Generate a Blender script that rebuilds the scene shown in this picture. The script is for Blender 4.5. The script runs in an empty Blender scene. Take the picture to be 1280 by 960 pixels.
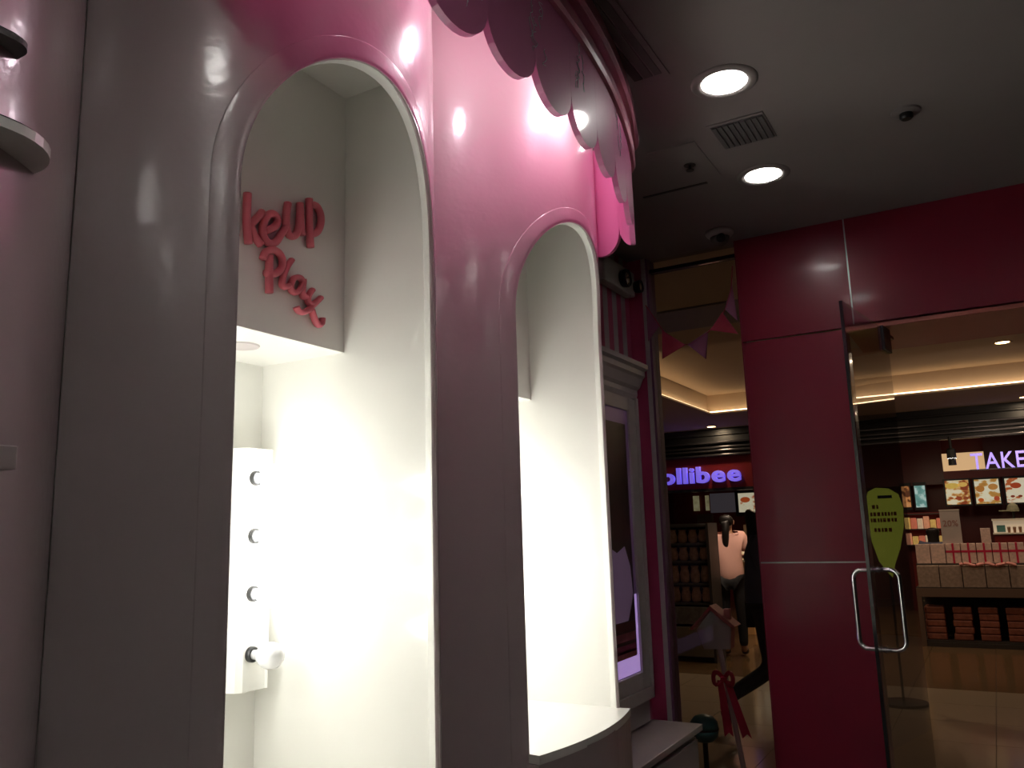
import bpy, bmesh, math, random
from mathutils import Vector, Matrix
random.seed(4)
PI = math.pi
ORD = ('first', 'second', 'third', 'fourth', 'fifth', 'sixth', 'seventh', 'eighth', 'ninth')
S = bpy.context.scene
COL = S.collection

# ---------------------------------------------------------------- camera
cam_d = bpy.data.cameras.new('camera')
cam = bpy.data.objects.new('camera', cam_d); COL.objects.link(cam)
yaw, pit, rol = math.radians(29.90), math.radians(10.20), math.radians(-1.72)
fw = Vector((-math.sin(yaw)*math.cos(pit), math.cos(yaw)*math.cos(pit), math.sin(pit)))
r0 = Vector((math.cos(yaw), math.sin(yaw), 0)); u0 = r0.cross(fw)
rr = math.cos(rol)*r0 + math.sin(rol)*u0; uu = -math.sin(rol)*r0 + math.cos(rol)*u0
cam.matrix_world = Matrix(((rr.x, uu.x, -fw.x, 0), (rr.y, uu.y, -fw.y, 0), (rr.z, uu.z, -fw.z, 1.45), (0, 0, 0, 1)))
cam_d.sensor_width = 36; cam_d.lens = 1025/1280*36; cam_d.clip_start = .02
S.camera = cam
# ---------------------------------------------------------------- world, exposure
w = bpy.data.worlds.new('world'); S.world = w; w.use_nodes = True
w.node_tree.nodes['Background'].inputs[0].default_value = (.9, .78, .8, 1)
w.node_tree.nodes['Background'].inputs[1].default_value = .01
S.view_settings.view_transform = 'Standard'; S.view_settings.look = 'None'
S.view_settings.exposure = 0; S.view_settings.gamma = 1; S.view_settings.use_curve_mapping = False

def lamp(kind, name, loc, power, color=(1, 1, 1), size=.1, aim=None, spot=1.2, blend=.6):
    d = bpy.data.lights.new(name, kind); d.energy = power; d.color = color
    if kind == 'AREA': d.shape = 'DISK'; d.size = size
    else: d.shadow_soft_size = size
    if kind == 'SPOT': d.spot_size = spot; d.spot_blend = blend
    o = bpy.data.objects.new(name, d); COL.objects.link(o); o.location = loc
    if aim is not None:
        o.rotation_euler = (Vector(aim)-Vector(loc)).to_track_quat('-Z', 'Y').to_euler()
    return o

SHOP_LIGHT = 0.0       # W, each shop downlight
CANOPY_LIGHT = 3.9     # W, each lamp under the canopy
BULB = 21.5            # emission of a lit mirror bulb
MALL_LIGHT = 14.0

# ---------------------------------------------------------------- materials
def mat(name, col, rough=.5, metal=0, emit=None, es=0, coat=0, bump=0, bscale=60, var=.06, vscale=8, spec=.5):
    m = bpy.data.materials.new(name); m.use_nodes = True
    nt = m.node_tree; b = nt.nodes['Principled BSDF']; N = nt.nodes; L = nt.links
    b.inputs['Roughness'].default_value = rough; b.inputs['Metallic'].default_value = metal
    b.inputs['Coat Weight'].default_value = coat; b.inputs['Coat Roughness'].default_value = .08
    b.inputs['Specular IOR Level'].default_value = spec
    tc = N.new('ShaderNodeTexCoord'); nz = N.new('ShaderNodeTexNoise'); nz.inputs['Scale'].default_value = vscale
    L.new(tc.outputs['Object'], nz.inputs['Vector'])
    mx = N.new('ShaderNodeMix'); mx.data_type = 'RGBA'
    mx.inputs[6].default_value = (*[c*(1-var) for c in col], 1); mx.inputs[7].default_value = (*[min(1, c*(1+var)) for c in col], 1)
    L.new(nz.outputs['Fac'], mx.inputs[0]); L.new(mx.outputs[2], b.inputs['Base Color'])
    if bump:
        n2 = N.new('ShaderNodeTexNoise'); n2.inputs['Scale'].default_value = bscale; n2.inputs['Detail'].default_value = 1
        bp = N.new('ShaderNodeBump'); bp.inputs['Strength'].default_value = bump; bp.inputs['Distance'].default_value = .01
        L.new(tc.outputs['Object'], n2.inputs['Vector']); L.new(n2.outputs['Fac'], bp.inputs['Height']); L.new(bp.outputs[0], b.inputs['Normal'])
        if coat: L.new(bp.outputs[0], b.inputs['Coat Normal'])
    if emit: b.inputs['Emission Color'].default_value = (*emit, 1); b.inputs['Emission Strength'].default_value = es
    return m

def glass(name, tint=(.9, .95, .93), gl=.4, rough=.0):
    m = bpy.data.materials.new(name); m.use_nodes = True; nt = m.node_tree; N = nt.nodes; L = nt.links
    N.remove(N['Principled BSDF'])
    t = N.new('ShaderNodeBsdfTransparent'); t.inputs[0].default_value = (*tint, 1)
    g = N.new('ShaderNodeBsdfGlossy'); g.inputs['Roughness'].default_value = rough
    f = N.new('ShaderNodeFresnel'); f.inputs[0].default_value = 1.45
    fm = N.new('ShaderNodeMath'); fm.operation = 'MULTIPLY'; fm.inputs[1].default_value = gl; L.new(f.outputs[0], fm.inputs[0])
    mx = N.new('ShaderNodeMixShader'); L.new(fm.outputs[0], mx.inputs[0]); L.new(t.outputs[0], mx.inputs[1]); L.new(g.outputs[0], mx.inputs[2])
    L.new(mx.outputs[0], N['Material Output'].inputs[0]); return m

def poster_mat(name, stops, scale, strength, seed=0, base=(.9, .85, .7), squash=(1, 1, 1)):
    """flat backlit print: blotches of food colours over a pale ground"""
    m = bpy.data.materials.new(name); m.use_nodes = True; nt = m.node_tree; N = nt.nodes; L = nt.links
    b = N['Principled BSDF']; tc = N.new('ShaderNodeTexCoord'); mp = N.new('ShaderNodeMapping')
    mp.inputs['Location'].default_value = (seed, seed*1.7, seed*.6); mp.inputs['Scale'].default_value = squash
    nz = N.new('ShaderNodeTexNoise'); nz.inputs['Scale'].default_value = scale; nz.inputs['Detail'].default_value = 2
    cr = N.new('ShaderNodeValToRGB'); cr.color_ramp.elements[0].color = (*stops[0][1], 1); cr.color_ramp.elements[0].position = stops[0][0]
    cr.color_ramp.elements[1].color = (*stops[-1][1], 1); cr.color_ramp.elements[1].position = stops[-1][0]
    for p, c in stops[1:-1]:
        e = cr.color_ramp.elements.new(p); e.color = (*c, 1)
    L.new(tc.outputs['Object'], mp.inputs[0]); L.new(mp.outputs[0], nz.inputs['Vector']); L.new(nz.outputs['Fac'], cr.inputs[0])
    L.new(cr.outputs[0], b.inputs['Base Color']); L.new(cr.outputs[0], b.inputs['Emission Color'])
    b.inputs['Emission Strength'].default_value = strength; b.inputs['Roughness'].default_value = .4
    return m

def stripe_mat(name, c1, c2, pitch, axis):
    m = mat(name, c1, .4); nt = m.node_tree; N = nt.nodes; L = nt.links; b = N['Principled BSDF']
    tc = N.new('ShaderNodeTexCoord'); sp = N.new('ShaderNodeSeparateXYZ'); L.new(tc.outputs['Object'], sp.inputs[0])
    a = N.new('ShaderNodeMath'); a.operation = 'MULTIPLY'; a.inputs[1].default_value = 1/pitch; L.new(sp.outputs[axis], a.inputs[0])
    f = N.new('ShaderNodeMath'); f.operation = 'FRACT'; L.new(a.outputs[0], f.inputs[0])
    g = N.new('ShaderNodeMath'); g.operation = 'GREATER_THAN'; g.inputs[1].default_value = .5; L.new(f.outputs[0], g.inputs[0])
    mx = N.new('ShaderNodeMix'); mx.data_type = 'RGBA'; mx.inputs[6].default_value = (*c1, 1); mx.inputs[7].default_value = (*c2, 1)
    L.new(g.outputs[0], mx.inputs[0]); L.new(mx.outputs[2], b.inputs['Base Color']); return m

M = dict(  # one material per kind of surface
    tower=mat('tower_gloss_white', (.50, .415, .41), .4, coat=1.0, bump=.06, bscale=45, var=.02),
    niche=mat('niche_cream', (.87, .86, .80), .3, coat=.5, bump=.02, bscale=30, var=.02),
    pink=mat('pink_gloss', (.74, .19, .41), .45, coat=.6, bump=.03, bscale=25, var=.04),
    pinkpale=mat('pink_moulding', (.70, .24, .35), .3, coat=.5, var=.03),
    letter=mat('pink_letter', (.72, .16, .20), .45, var=.05),
    red=mat('red_laminate', (.27, .022, .045), .30, spec=.35, coat=.12, bump=.02, bscale=10, var=.05, vscale=3),
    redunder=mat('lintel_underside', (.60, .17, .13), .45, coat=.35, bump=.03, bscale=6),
    joint=mat('aluminium_joint', (.55, .5, .5), .35, metal=.6),
    ceil=mat('shop_ceiling_paint', (.27, .235, .225), .8, bump=.02, bscale=120, var=.03),
    dark=mat('dark_room_paint', (.10, .08, .08), .8),
    black=mat('black_plastic', (.012, .012, .012), .4),
    grille=mat('grey_grille', (.13, .12, .115), .6),
    trim=mat('white_trim', (.5, .46, .44), .4),
    frame=mat('cabinet_grey_white', (.50, .45, .44), .4, var=.05),
    chrome=mat('chrome', (.75, .75, .75), .12, metal=1),
    mirror=mat('mirror_silver', (.9, .9, .92), .02, metal=1, var=0),
    bulb=mat('bulb_glass_lit', (1, 1, 1), .2, emit=(1, 1, .97), es=BULB),
    bulboff=mat('bulb_glass_unlit', (.92, .92, .92), .15, coat=.6),
    lightdisc=mat('downlight_diffuser', (1, 1, 1), .4, emit=(1, .97, .92), es=6),
    warmdisc=mat('warm_downlight', (1, .9, .7), .4, emit=(1, .78, .5), es=4),
    glass=glass('clear_glass', (.94, .94, .93)),
    doorglass=glass('door_glass', (.84, .84, .86)),
    glassedge=mat('dark_glass_edge', (.01, .015, .015), .15),
    mallceil=mat('mall_ceiling_paint', (.62, .50, .38), .8, var=.03),
    led=mat('cove_led', (1, .8, .5), .5, emit=(1, .72, .42), es=5.0),
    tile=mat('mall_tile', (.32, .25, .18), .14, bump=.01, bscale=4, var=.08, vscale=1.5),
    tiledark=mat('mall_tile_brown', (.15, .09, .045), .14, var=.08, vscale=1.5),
    grout=mat('grout', (.1, .07, .05), .7),
    shopfloor=mat('shop_floor', (.22, .19, .18), .3, var=.05),
    maroon=mat('maroon_panel', (.16, .012, .012), .35),
    redfascia=mat('red_fascia', (.35, .02, .012), .4),
    steel=mat('dark_steel', (.07, .065, .07), .25, metal=.7),
    violet=mat('violet_letter', (.3, .25, .9), .5, emit=(.16, .11, .85), es=.8),
    violetpale=mat('pale_violet_letter', (.6, .5, .95), .5, emit=(.33, .24, .85), es=1.0),
    cream=mat('cream_wall_glow', (.8, .62, .36), .6, emit=(.8, .5, .25), es=.7),  # own emission stands in for light falling on the panel
    skin=mat('skin', (.50, .27, .17), .5),
    hair=mat('black_hair', (.012, .009, .008), .4),
    shirt=mat('pink_shirt', (.88, .50, .42), .7, bump=.1, bscale=30),
    legging=mat('black_legging', (.01, .01, .012), .7),
    denim=mat('dark_jacket', (.09, .10, .16), .8, bump=.1, bscale=30),
    shoe=mat('dark_shoe', (.05, .03, .02), .5),
    board=mat('house_board_grey', (.50, .48, .48), .6),
    roofpink=mat('house_roof_pink', (.6, .2, .2), .6),
    ribbon=mat('red_ribbon', (.55, .02, .07), .45),
    flagred=mat('red_flag', (.38, .03, .06), .8),
    flagmauve=mat('mauve_flag', (.30, .09, .17), .8),
    teal=mat('teal_plastic', (.04, .16, .17), .35),
    giftbox=mat('gift_box_print', (.70, .50, .42), .5, var=.35, vscale=40),
    lowbox=mat('patterned_carton', (.36, .26, .20), .6, var=.5, vscale=30),
    goods=mat('packet_print', (.32, .10, .06), .6, var=.6, vscale=25),
    rackgoods=mat('pouch_print', (.55, .36, .28), .6, var=.5, vscale=30),
    rack=mat('rack_dark', (.05, .04, .035), .5),
    counterw=mat('white_counter', (.8, .72, .6), .5),
    green=mat('yellow_green_print_glow', (.55, .58, .08), .6, emit=(.4, .44, .05), es=.3, var=.25, vscale=6),  # emission put in for light coming through the cloth
    orange=mat('orange_print', (.7, .18, .04), .6),
    marks=mat('grey_chalk', (.75, .72, .78), .6),
    cabpink=mat('wallpaper_pink', (.45, .05, .13), .5),
    postermauve=mat('poster_mauve_glow', (.45, .3, .5), .4, emit=(.30, .20, .36), es=.08),
    postermaroon=mat('poster_dark_print', (.05, .01, .02), .35, var=.5, vscale=10),
    violetglow=mat('lightbox_edge', (.7, .55, .9), .4, emit=(.5, .32, .75), es=.55),
    wax=mat('shade_warm', (.9, .8, .6), .5, emit=(1, .7, .4), es=.5),
)
M['stripe_side'] = stripe_mat('striped_wallpaper', (.42, .37, .37), (.45, .05, .13), .125, 1)

M['tower'].node_tree.nodes['Principled BSDF'].inputs['Coat Roughness'].default_value = .17

# ---------------------------------------------------------------- helpers
def tag(o, label=None, cat=None, group=None, kind=None):
    if label: o['label'] = label
    if cat: o['category'] = cat
    if group: o['group'] = group
    if kind: o['kind'] = kind
    return o

def thing(name, label, cat, loc=(0, 0, 0), group=None, rz=0):
    o = bpy.data.objects.new(name, None); COL.objects.link(o); o.location = loc; o.rotation_euler = (0, 0, rz)
    o.empty_display_size = .05
    return tag(o, label, cat, group)

def obj(name, bm, m, parent=None, smooth=False, rel=True, kind=None, label=None):
    """bm in world coordinates unless rel False (then in the parent's frame)"""
    bmesh.ops.recalc_face_normals(bm, faces=bm.faces)
    me = bpy.data.meshes.new(name); bm.to_mesh(me); bm.free()
    me.materials.append(M[m] if isinstance(m, str) else m)
    if smooth:
        for p in me.polygons: p.use_smooth = True
    o = bpy.data.objects.new(name, me); COL.objects.link(o)
    if parent is not None:
        o.parent = parent
        if rel:
            pm = Matrix.Identity(4); q = parent; ch = []
            while q is not None: ch.append(q); q = q.parent
            for q in reversed(ch): pm = pm @ q.matrix_parent_inverse @ q.matrix_basis
            o.matrix_parent_inverse = pm.inverted()
    if kind: o['kind'] = kind
    if label: o['label'] = label
    return o

def box(bm, x0, x1, y0, y1, z0, z1, bev=0, rot=None, piv=None):
    r = bmesh.ops.create_cube(bm, size=1)
    vs = r['verts']
    bmesh.ops.scale(bm, vec=(abs(x1-x0), abs(y1-y0), abs(z1-z0)), verts=vs)
    if bev:
        es = list({e for v in vs for e in v.link_edges})
        rb = bmesh.ops.bevel(bm, geom=es, offset=bev, segments=2, affect='EDGES', profile=.5)
        vs = list({v for f in rb['faces'] for v in f.verts} | {v for v in vs if v.is_valid})
    c = Vector(((x0+x1)/2, (y0+y1)/2, (z0+z1)/2))
    bmesh.ops.translate(bm, vec=c, verts=vs)
    if rot is not None:
        bmesh.ops.rotate(bm, cent=piv or c, matrix=rot, verts=vs)
    return bm

def B(*a, **k): return box(bmesh.new(), *a, **k)

def lathe(bm, prof, c, ax='z', n=24, sx=1, sy=1):
    """profile [(r, h)] spun about an axis through c"""
    rings = []
    c = Vector(c)
    for r, h in prof:
        ring = []
        for i in range(n):
            a = 2*PI*i/n; p = (r*math.cos(a)*sx, r*math.sin(a)*sy, h)
            if ax == 'x': p = (h, p[0], p[1])
            if ax == 'y': p = (p[0], h, p[1])
            ring.append(bm.verts.new(c+Vector(p)))
        rings.append(ring)
    for a, b in zip(rings, rings[1:]):
        for i in range(n): bm.faces.new((a[i], a[(i+1) % n], b[(i+1) % n], b[i]))
    if prof[0][0] > 1e-6: bm.faces.new(rings[0])
    if prof[-1][0] > 1e-6: bm.faces.new(rings[-1])
    bmesh.ops.remove_doubles(bm, verts=[v for r in rings for v in r], dist=1e-6)
    return bm

def LA(*a, **k): return lathe(bmesh.new(), *a, **k)

def tube(bm, pts, r, n=8, depth=None, closed=False, cat=True):
    """sweep a round (or elliptical) section along pts; depth = half size along the first normal X"""
    P = [Vector(p) for p in pts]
    if cat and len(P) > 2:      # catmull-rom smoothing
        Q = []; k = len(P)
        rng = range(k if closed else k-1)
        for i in rng:
            p0 = P[(i-1) % k] if closed else P[max(i-1, 0)]; p1 = P[i]; p2 = P[(i+1) % k]; p3 = P[(i+2) % k] if closed else P[min(i+2, k-1)]
            for t in (0, .25, .5, .75):
                Q.append(.5*((2*p1)+(-p0+p2)*t+(2*p0-5*p1+4*p2-p3)*t*t+(-p0+3*p1-3*p2+p3)*t**3))
        if not closed: Q.append(P[-1])
        P = Q
    rings = []; k = len(P); up = Vector((1, 0, 0))
    for i, p in enumerate(P):
        a = P[(i-1) % k] if closed or i > 0 else P[i]; b = P[(i+1) % k] if closed or i < k-1 else P[i]
        t = (b-a).normalized()
        u = up - up.dot(t)*t
        if u.length < .1: u = Vector((0, 0, 1)) - Vector((0, 0, 1)).dot(t)*t
        u.normalize(); v = t.cross(u)
        rad = r[i] if isinstance(r, (list, tuple)) else r
        rings.append([bm.verts.new(p+u*(depth or rad)*math.cos(2*PI*j/n)+v*rad*math.sin(2*PI*j/n)) for j in range(n)])
    rg = list(zip(rings, rings[1:])) + ([(rings[-1], rings[0])] if closed else [])
    for a, b in rg:
        for j in range(n): bm.faces.new((a[j], a[(j+1) % n], b[(j+1) % n], b[j]))
    if not closed: bm.faces.new(rings[0]); bm.faces.new(rings[-1])
    return bm

def T(*a, **k): return tube(bmesh.new(), *a, **k)

def prism(bm, outline, axis, a, b):
    """outline [(p,q)] extruded between a and b along the axis"""
    def mk(p, q, h): return {'x': (h, p, q), 'y': (p, h, q), 'z': (p, q, h)}[axis]
    A = [bm.verts.new(mk(p, q, a)) for p, q in outline]; C = [bm.verts.new(mk(p, q, b)) for p, q in outline]
    bm.faces.new(A); bm.faces.new(C); n = len(A)
    for i in range(n): bm.faces.new((A[i], A[(i+1) % n], C[(i+1) % n], C[i]))
    return bm

def PR(*a): return prism(bmesh.new(), *a)

def struct(name, bm, m, **k):
    o = obj(name, bm, m, **k); o['kind'] = 'structure'; return o

def copy_tree(o, parent=None):
    c = o.copy(); COL.objects.link(c); c.parent = parent
    for ch in list(o.children): copy_tree(ch, c)
    return c

def text_mesh(ch, size, ext, off=0):
    cu = bpy.data.curves.new('t', 'FONT'); cu.body = ch; cu.size = size; cu.extrude = ext; cu.offset = off; cu.resolution_u = 4
    o = bpy.data.objects.new('t', cu); COL.objects.link(o)
    dg = bpy.context.evaluated_depsgraph_get(); me = bpy.data.meshes.new_from_object(o.evaluated_get(dg))
    bm = bmesh.new(); bm.from_mesh(me); bpy.data.objects.remove(o); bpy.data.curves.remove(cu); bpy.data.meshes.remove(me)
    return bm

def word(parent, txt, x0, x1, y, z0, h, m, ext=.02, off=0, name='letter'):
    """letters side by side facing -Y between x0 and x1, each an object"""
    ms = [text_mesh(c, 1, ext, off) for c in txt]; ws = []
    for b in ms:
        xs = [v.co.x for v in b.verts]; ws.append((min(xs), max(xs)))
    gap = .09; tot = sum(b-a for a, b in ws)+gap*(len(txt)-1); sx = (x1-x0)/tot; x = x0
    capz = .70; sz = h/capz
    for b, (a, c) in zip(ms, ws):
        for v in b.verts:
            v.co = Vector((x+(v.co.x-a)*sx, y+(-v.co.z), z0+v.co.y*sz))
        x += (c-a+gap)*sx
        obj(name, b, m, parent)

# ================================================================ SETTING
H = 2.95
# shop ceiling, with an opening where nothing shows; the slot for the black gap is separate geometry
struct('floor', B(-2.3, 3.2, -2.6, 4.35, -.08, 0), 'shopfloor')
struct('wall_right', B(3.2, 3.3, -2.6, 4.35, 0, H), 'dark')
struct('wall_back', B(-2.3, 3.2, -2.7, -2.6, 0, H), 'dark')
struct('wall_left', B(-1.78, -1.66, 2.95, 4.25, 0, H), 'stripe_side')
struct('wall_left', B(-2.4, -2.3, -2.6, 4.25, 0, H), 'dark')
# end wall of red glossy panels with recessed aluminium joints
ew = struct('wall_front', B(-1.04, -.535, 4.2525, 4.36, 0, 2.385), 'joint')
struct('wall_front_lintel', B(-1.04, 3.2, 4.2525, 4.86, 2.405, H), 'joint', parent=ew)
def panel(x0, x1, z0, z1): obj('panel', B(x0, x1, 4.25, 4.27, z0, z1, bev=.0015), 'red', ew)
g = .0035
for z0, z1 in ((0, 1.26), (1.26, 2.39)): panel(-1.04, -.535, z0+g, z1-g)
for x0, x1 in ((-1.04, -.493), (-.493, .75), (.75, 1.95), (1.95, 3.2)): panel(x0+(g if x0 > -1 else 0), x1-g, 2.39+g, H)
obj('edge_trim', B(-1.046, -1.04, 4.25, 4.36, 0, H), 'red', ew)
obj('jamb_panel', B(-.535, -.531, 4.25, 4.36, 0, 2.385), 'red', ew)
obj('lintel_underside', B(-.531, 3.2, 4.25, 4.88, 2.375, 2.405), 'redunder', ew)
# window beside it
win = tag(bpy.data.objects.new('window_1', None), kind='structure'); COL.objects.link(win)
obj('pane', B(-1.54, -1.046, 4.298, 4.308, 0, 2.87), 'glass', win)
obj('window_frame', B(-1.54, -1.046, 4.28, 4.325, 2.87, 2.89), 'black', win)
obj('pane', B(-1.54, -1.046, 4.298, 4.308, 2.89, 2.95), 'glass', win)
obj('window_frame', B(-1.54, -1.046, 4.27, 4.34, 0, .05), 'steel', win)
# corner pier left of the window: wallpaper and a pale post
struct('wall_front_pier', B(-1.78, -1.578, 4.25, 4.36, 0, H), 'cabpink')
struct('trim_1', B(-1.578, -1.553, 4.246, 4.36, 0, H, bev=.002), 'trim')
struct('trim_2', B(-1.553, -1.54, 4.252, 4.36, 0, H), mat('mauve_trim', (.2, .08, .16), .5))

# ================================================================ TOWERS
R, XC, W, ZS, ZA, ZTOP, HALF = .69, -1.853, .336, .812, 2.52, 3.17, .56
def surf(y, z, d=0):            # point on the bowed front, y relative to the tower's middle
    a = math.asin(max(-1, min(1, y/R))); return Vector((XC+(R+d)*math.cos(a), (R+d)*math.sin(a), z))

def make_tower(yc, label, niche=True, ZA=ZA):
    ZSP = ZA-.38; ZTOP = 3.17 if niche else H-.001
    def arch_z(y): return ZSP+.38*math.sqrt(max(0, 1-(abs(y)/W)**2))
    t = thing('makeup_booth', label, 'booth', (0, yc, 0), 'bowed arch booths along the left wall')
    bm = bmesh.new()
    def strip(cols):
        pr = None
        for y, z0, z1 in cols:
            zs = [z0+(z1-z0)*k/4 for k in range(5)]
            cur = [bm.verts.new(surf(y, z)) for z in zs]
            if pr:
                for k in range(4): bm.faces.new((pr[k], cur[k], cur[k+1], pr[k+1]))
            pr = cur
    yv = lambda a: R*math.sin(math.radians(a))
    aw = math.degrees(math.asin(W/R))
    lo, hi = -54.3, (76 if yc > 2 else 54.3)
    strip([(yv(lo+(-aw-lo)*k/12), 0, ZTOP) for k in range(13)])
    strip([(yv(aw+(hi-aw)*k/14), 0, ZTOP) for k in range(15)])
    n = 48; ys = [-W*math.cos(PI*k/n) for k in range(n+1)]
    if not niche: strip([(y, 0, ZTOP) for y in ys])
    else: strip([(y, arch_z(y), ZTOP) for y in ys]); strip([(y, 0, ZS-.02) for y in ys])
    bmesh.ops.remove_doubles(bm, verts=bm.verts, dist=1e-5)
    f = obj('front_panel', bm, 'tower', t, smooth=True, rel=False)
    me = f.data; sg_ = [1 if p.normal.x*math.cos(math.asin(max(-1, min(1, p.center.y/R))))+p.normal.y*p.center.y/R > 0 else -1 for p in me.polygons]
    nrm = [None]*len(me.loops)
    for p in me.polygons:
        for li in p.loop_indices:
            c = me.vertices[me.loops[li].vertex_index].co; n_ = Vector((c.x-XC, c.y, 0)).normalized(); nrm[li] = n_*sg_[p.index]
    me.normals_split_custom_set(nrm)
    if not niche: return t
    # path round the opening: up the near jamb, over the arch, down the far jamb
    path = [(-W, ZS-.02+(ZSP-ZS+.02)*k/6) for k in range(6)]+[(y, arch_z(y)) for y in ys]+[(W, ZSP-(ZSP-ZS+.02)*k/6) for k in range(1, 7)]
    def offs(i, d):
        a = path[max(0, i-1)]; b = path[min(len(path)-1, i+1)]
        tx, tz = b[0]-a[0], b[1]-a[1]; l = math.hypot(tx, tz) or 1
        return (path[i][0]-tz/l*d, path[i][1]+tx/l*d)
    # raised rim
    bm = bmesh.new(); prev = None
    sec = ((.052, -.001), (.0515, .0010), (.049, .0014), (.014, .0016), (.005, .001), (.0, -.002), (0, -.012))
    for i in range(len(path)):
        cur = []
        for d, h in sec:
            y, z = offs(i, d); cur.append(bm.verts.new(surf(max(-.66, min(.66, y)), z, h)))
        if prev:
            for k in range(len(sec)-1): bm.faces.new((prev[k], cur[k], cur[k+1], prev[k+1]))
        prev = cur
    obj('arch_rim', bm, 'tower', t, smooth=True, rel=False)
    # reveal: the thickness of the front round the opening
    bm = bmesh.new(); prev = None
    for i in range(len(path)):
        y, z = path[i]; s = surf(y, z)
        cur = [bm.verts.new((s.x-.001, y, z)), bm.verts.new((s.x-.006, y*.998, z)), bm.verts.new((s.x-.032, y*.992, z-(.002 if z > ZSP else 0))), bm.verts.new((s.x-.034, y*1.02, z+.01))]
        if prev:
            for k in range(3): bm.faces.new((prev[k], cur[k], cur[k+1], prev[k+1]))
        prev = cur
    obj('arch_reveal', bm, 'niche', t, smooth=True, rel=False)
    # niche box: side walls, back walls, header with the lettering, soffit, ceiling
    w2 = W+.003; XB, XH, ZH, ZC = -1.9, -1.573, 1.973, 2.77
    xf = -1.268
    for s in (-1, 1):
        y0, y1 = sorted((s*w2, s*(w2+.02)))
        obj('niche_side', PR([(xf, ZS-.05), (xf, ZC), (XB-.02, ZC), (XB-.02, ZS-.05)], 'y', y0, y1), 'niche', t, rel=False)
    obj('niche_back', B(XB-.02, XB, -w2, w2, ZS-.05, ZH), 'niche', t, rel=False)
    obj('header_panel', B(XB-.02, XH, -w2, w2, ZH, ZC, bev=.001), 'niche', t, rel=False)
    obj('niche_ceiling', PR([(XB-.02, -w2), (-1.266, -w2)]+[(surf(-w2+2*w2*k/12, 0).x-.004, -w2+2*w2*k/12) for k in range(13)]+[(-1.266, w2), (XB-.02, w2)], 'z', ZC, ZC+.02), 'niche', t, rel=False)
    # shelf with a bowed lip, drawer front below
    out = [(XB, -w2), (-1.25, -w2), (-1.212, -w2-.006)]
    for k in range(17):
        y = -w2+2*w2*k/16; out.append((-1.212+.045*(1-(y/w2)**2), y))
    out += [(-1.212, w2+.006), (-1.25, w2), (XB, w2)]
    out = [p for i, p in enumerate(out) if i == 0 or math.dist(p, out[i-1]) > 1e-4]
    obj('shelf', PR(out, 'z', ZS-.025, ZS), 'niche', t, rel=False)
    lip = [p for p in out if p[0] > -1.23]
    bm = bmesh.new(); a = [bm.verts.new((x-.003, y, ZS-.026)) for x, y in lip]; b = [bm.verts.new((x-.003, y, .1)) for x, y in lip]
    a = [bm.verts.new((-1.45, lip[0][1], ZS-.026))]+a+[bm.verts.new((-1.45, lip[-1][1], ZS-.026))]; b = [bm.verts.new((-1.45, lip[0][1], .1))]+b+[bm.verts.new((-1.45, lip[-1][1], .1))]
    for i in range(len(a)-1): bm.faces.new((a[i], a[i+1], b[i+1], b[i]))
    bm.faces.new(a); bm.faces.new(b)
    d = obj('drawer_front', bm, 'tower', t, rel=False)
    kb = obj('keyhole', LA([(.0, -.004), (.011, -.003), (.013, 0), (.008, .004), (0, .004)], (-1.172, .058, .718), 'x', 20, 1, 1.35), 'black', d, rel=False)
    if niche:
        # recessed lamp in the soffit
        l = obj('soffit_lamp', LA([(.030, -.002), (.047, -.004), (.050, -.001), (.050, .0)], (-1.73, .10, ZH), 'z', 28), 'frame', t, rel=False)
        obj('lens', LA([(0, -.0015), (.030, -.0015)], (-1.73, .10, ZH), 'z', 24), 'grille', l, rel=False)
    return t

tw1 = make_tower(1.428, 'glossy white arch booth with raised pink lettering inside, nearest fully seen', True, 2.557)
tw2 = make_tower(2.548, 'second glossy white arch booth under the scalloped canopy, with cream shelf and dark drawer')
tw0 = make_tower(.306, 'dim white booth at the left edge of the photo, only its right margin seen', False)

# mirrors with bulb bars
def bulb_geo(c):
    prof = [(.013, 0), (.0135, .012), (.017, .022), (.027, .036), (.034, .052), (.036, .066), (.033, .082), (.024, .094), (.012, .100), (0, .101)]
    return LA(prof, c, 'x', 20)
def make_bar(yc, y0, lits, label, grp):
    t = thing('vanity_light_bar', label, 'light bar', (-1.87, yc+y0, 1.375), grp)
    hw, x0, x1 = .052, -1.898, -1.80
    prof = [(x0, -hw), (x0, hw), (x1+.006, hw), (x1, hw-.006), (x1, -hw+.02), (x1-.012, -hw+.005), (x1-.04, -hw-.004), (x1-.07, -hw-.006)]
    obj('housing', PR([(p[0], yc+y0+p[1]) for p in prof], 'z', 1.045, 1.705), 'niche', t, smooth=False)
    for i, z in enumerate((1.620, 1.459, 1.302, 1.141)):
        y = yc+y0-.005
        s = obj('socket', LA([(.021, -.002), (.021, .010), (.019, .014), (.014, .014), (.014, .006)], (x1, y, z), 'x', 24), 'black', t, smooth=False)
        obj('bulb', bulb_geo((x1+.010, y, z)), 'bulb' if lits[i] else 'bulboff', t, smooth=True, label=None if lits[i] else 'unlit bulb at the bottom')
    return t
def make_mirror(yc, label):
    t = thing('vanity_mirror', label, 'mirror', (-1.87, yc, 1.0))
    obj('glass', B(-1.852, -1.848, yc-.165, yc+.165, 1.0, 1.75), 'mirror', t)
    obj('frame', B(-1.898, -1.852, yc-.167, yc+.167, .99, 1.76), 'frame', t)
make_bar(1.428, .232, (1, 1, 1, 0), 'white bulb bar in the nearer arch booth, its lowest bulb unlit', None)
make_bar(1.428, -.232, (1, 1, 1, 1), 'bulb bar on the hidden near side of the mirror in the nearer arch booth', None)
make_mirror(1.428, 'mirror between bulb bars inside the nearer arch booth, a bright sliver at the left jamb')
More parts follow.
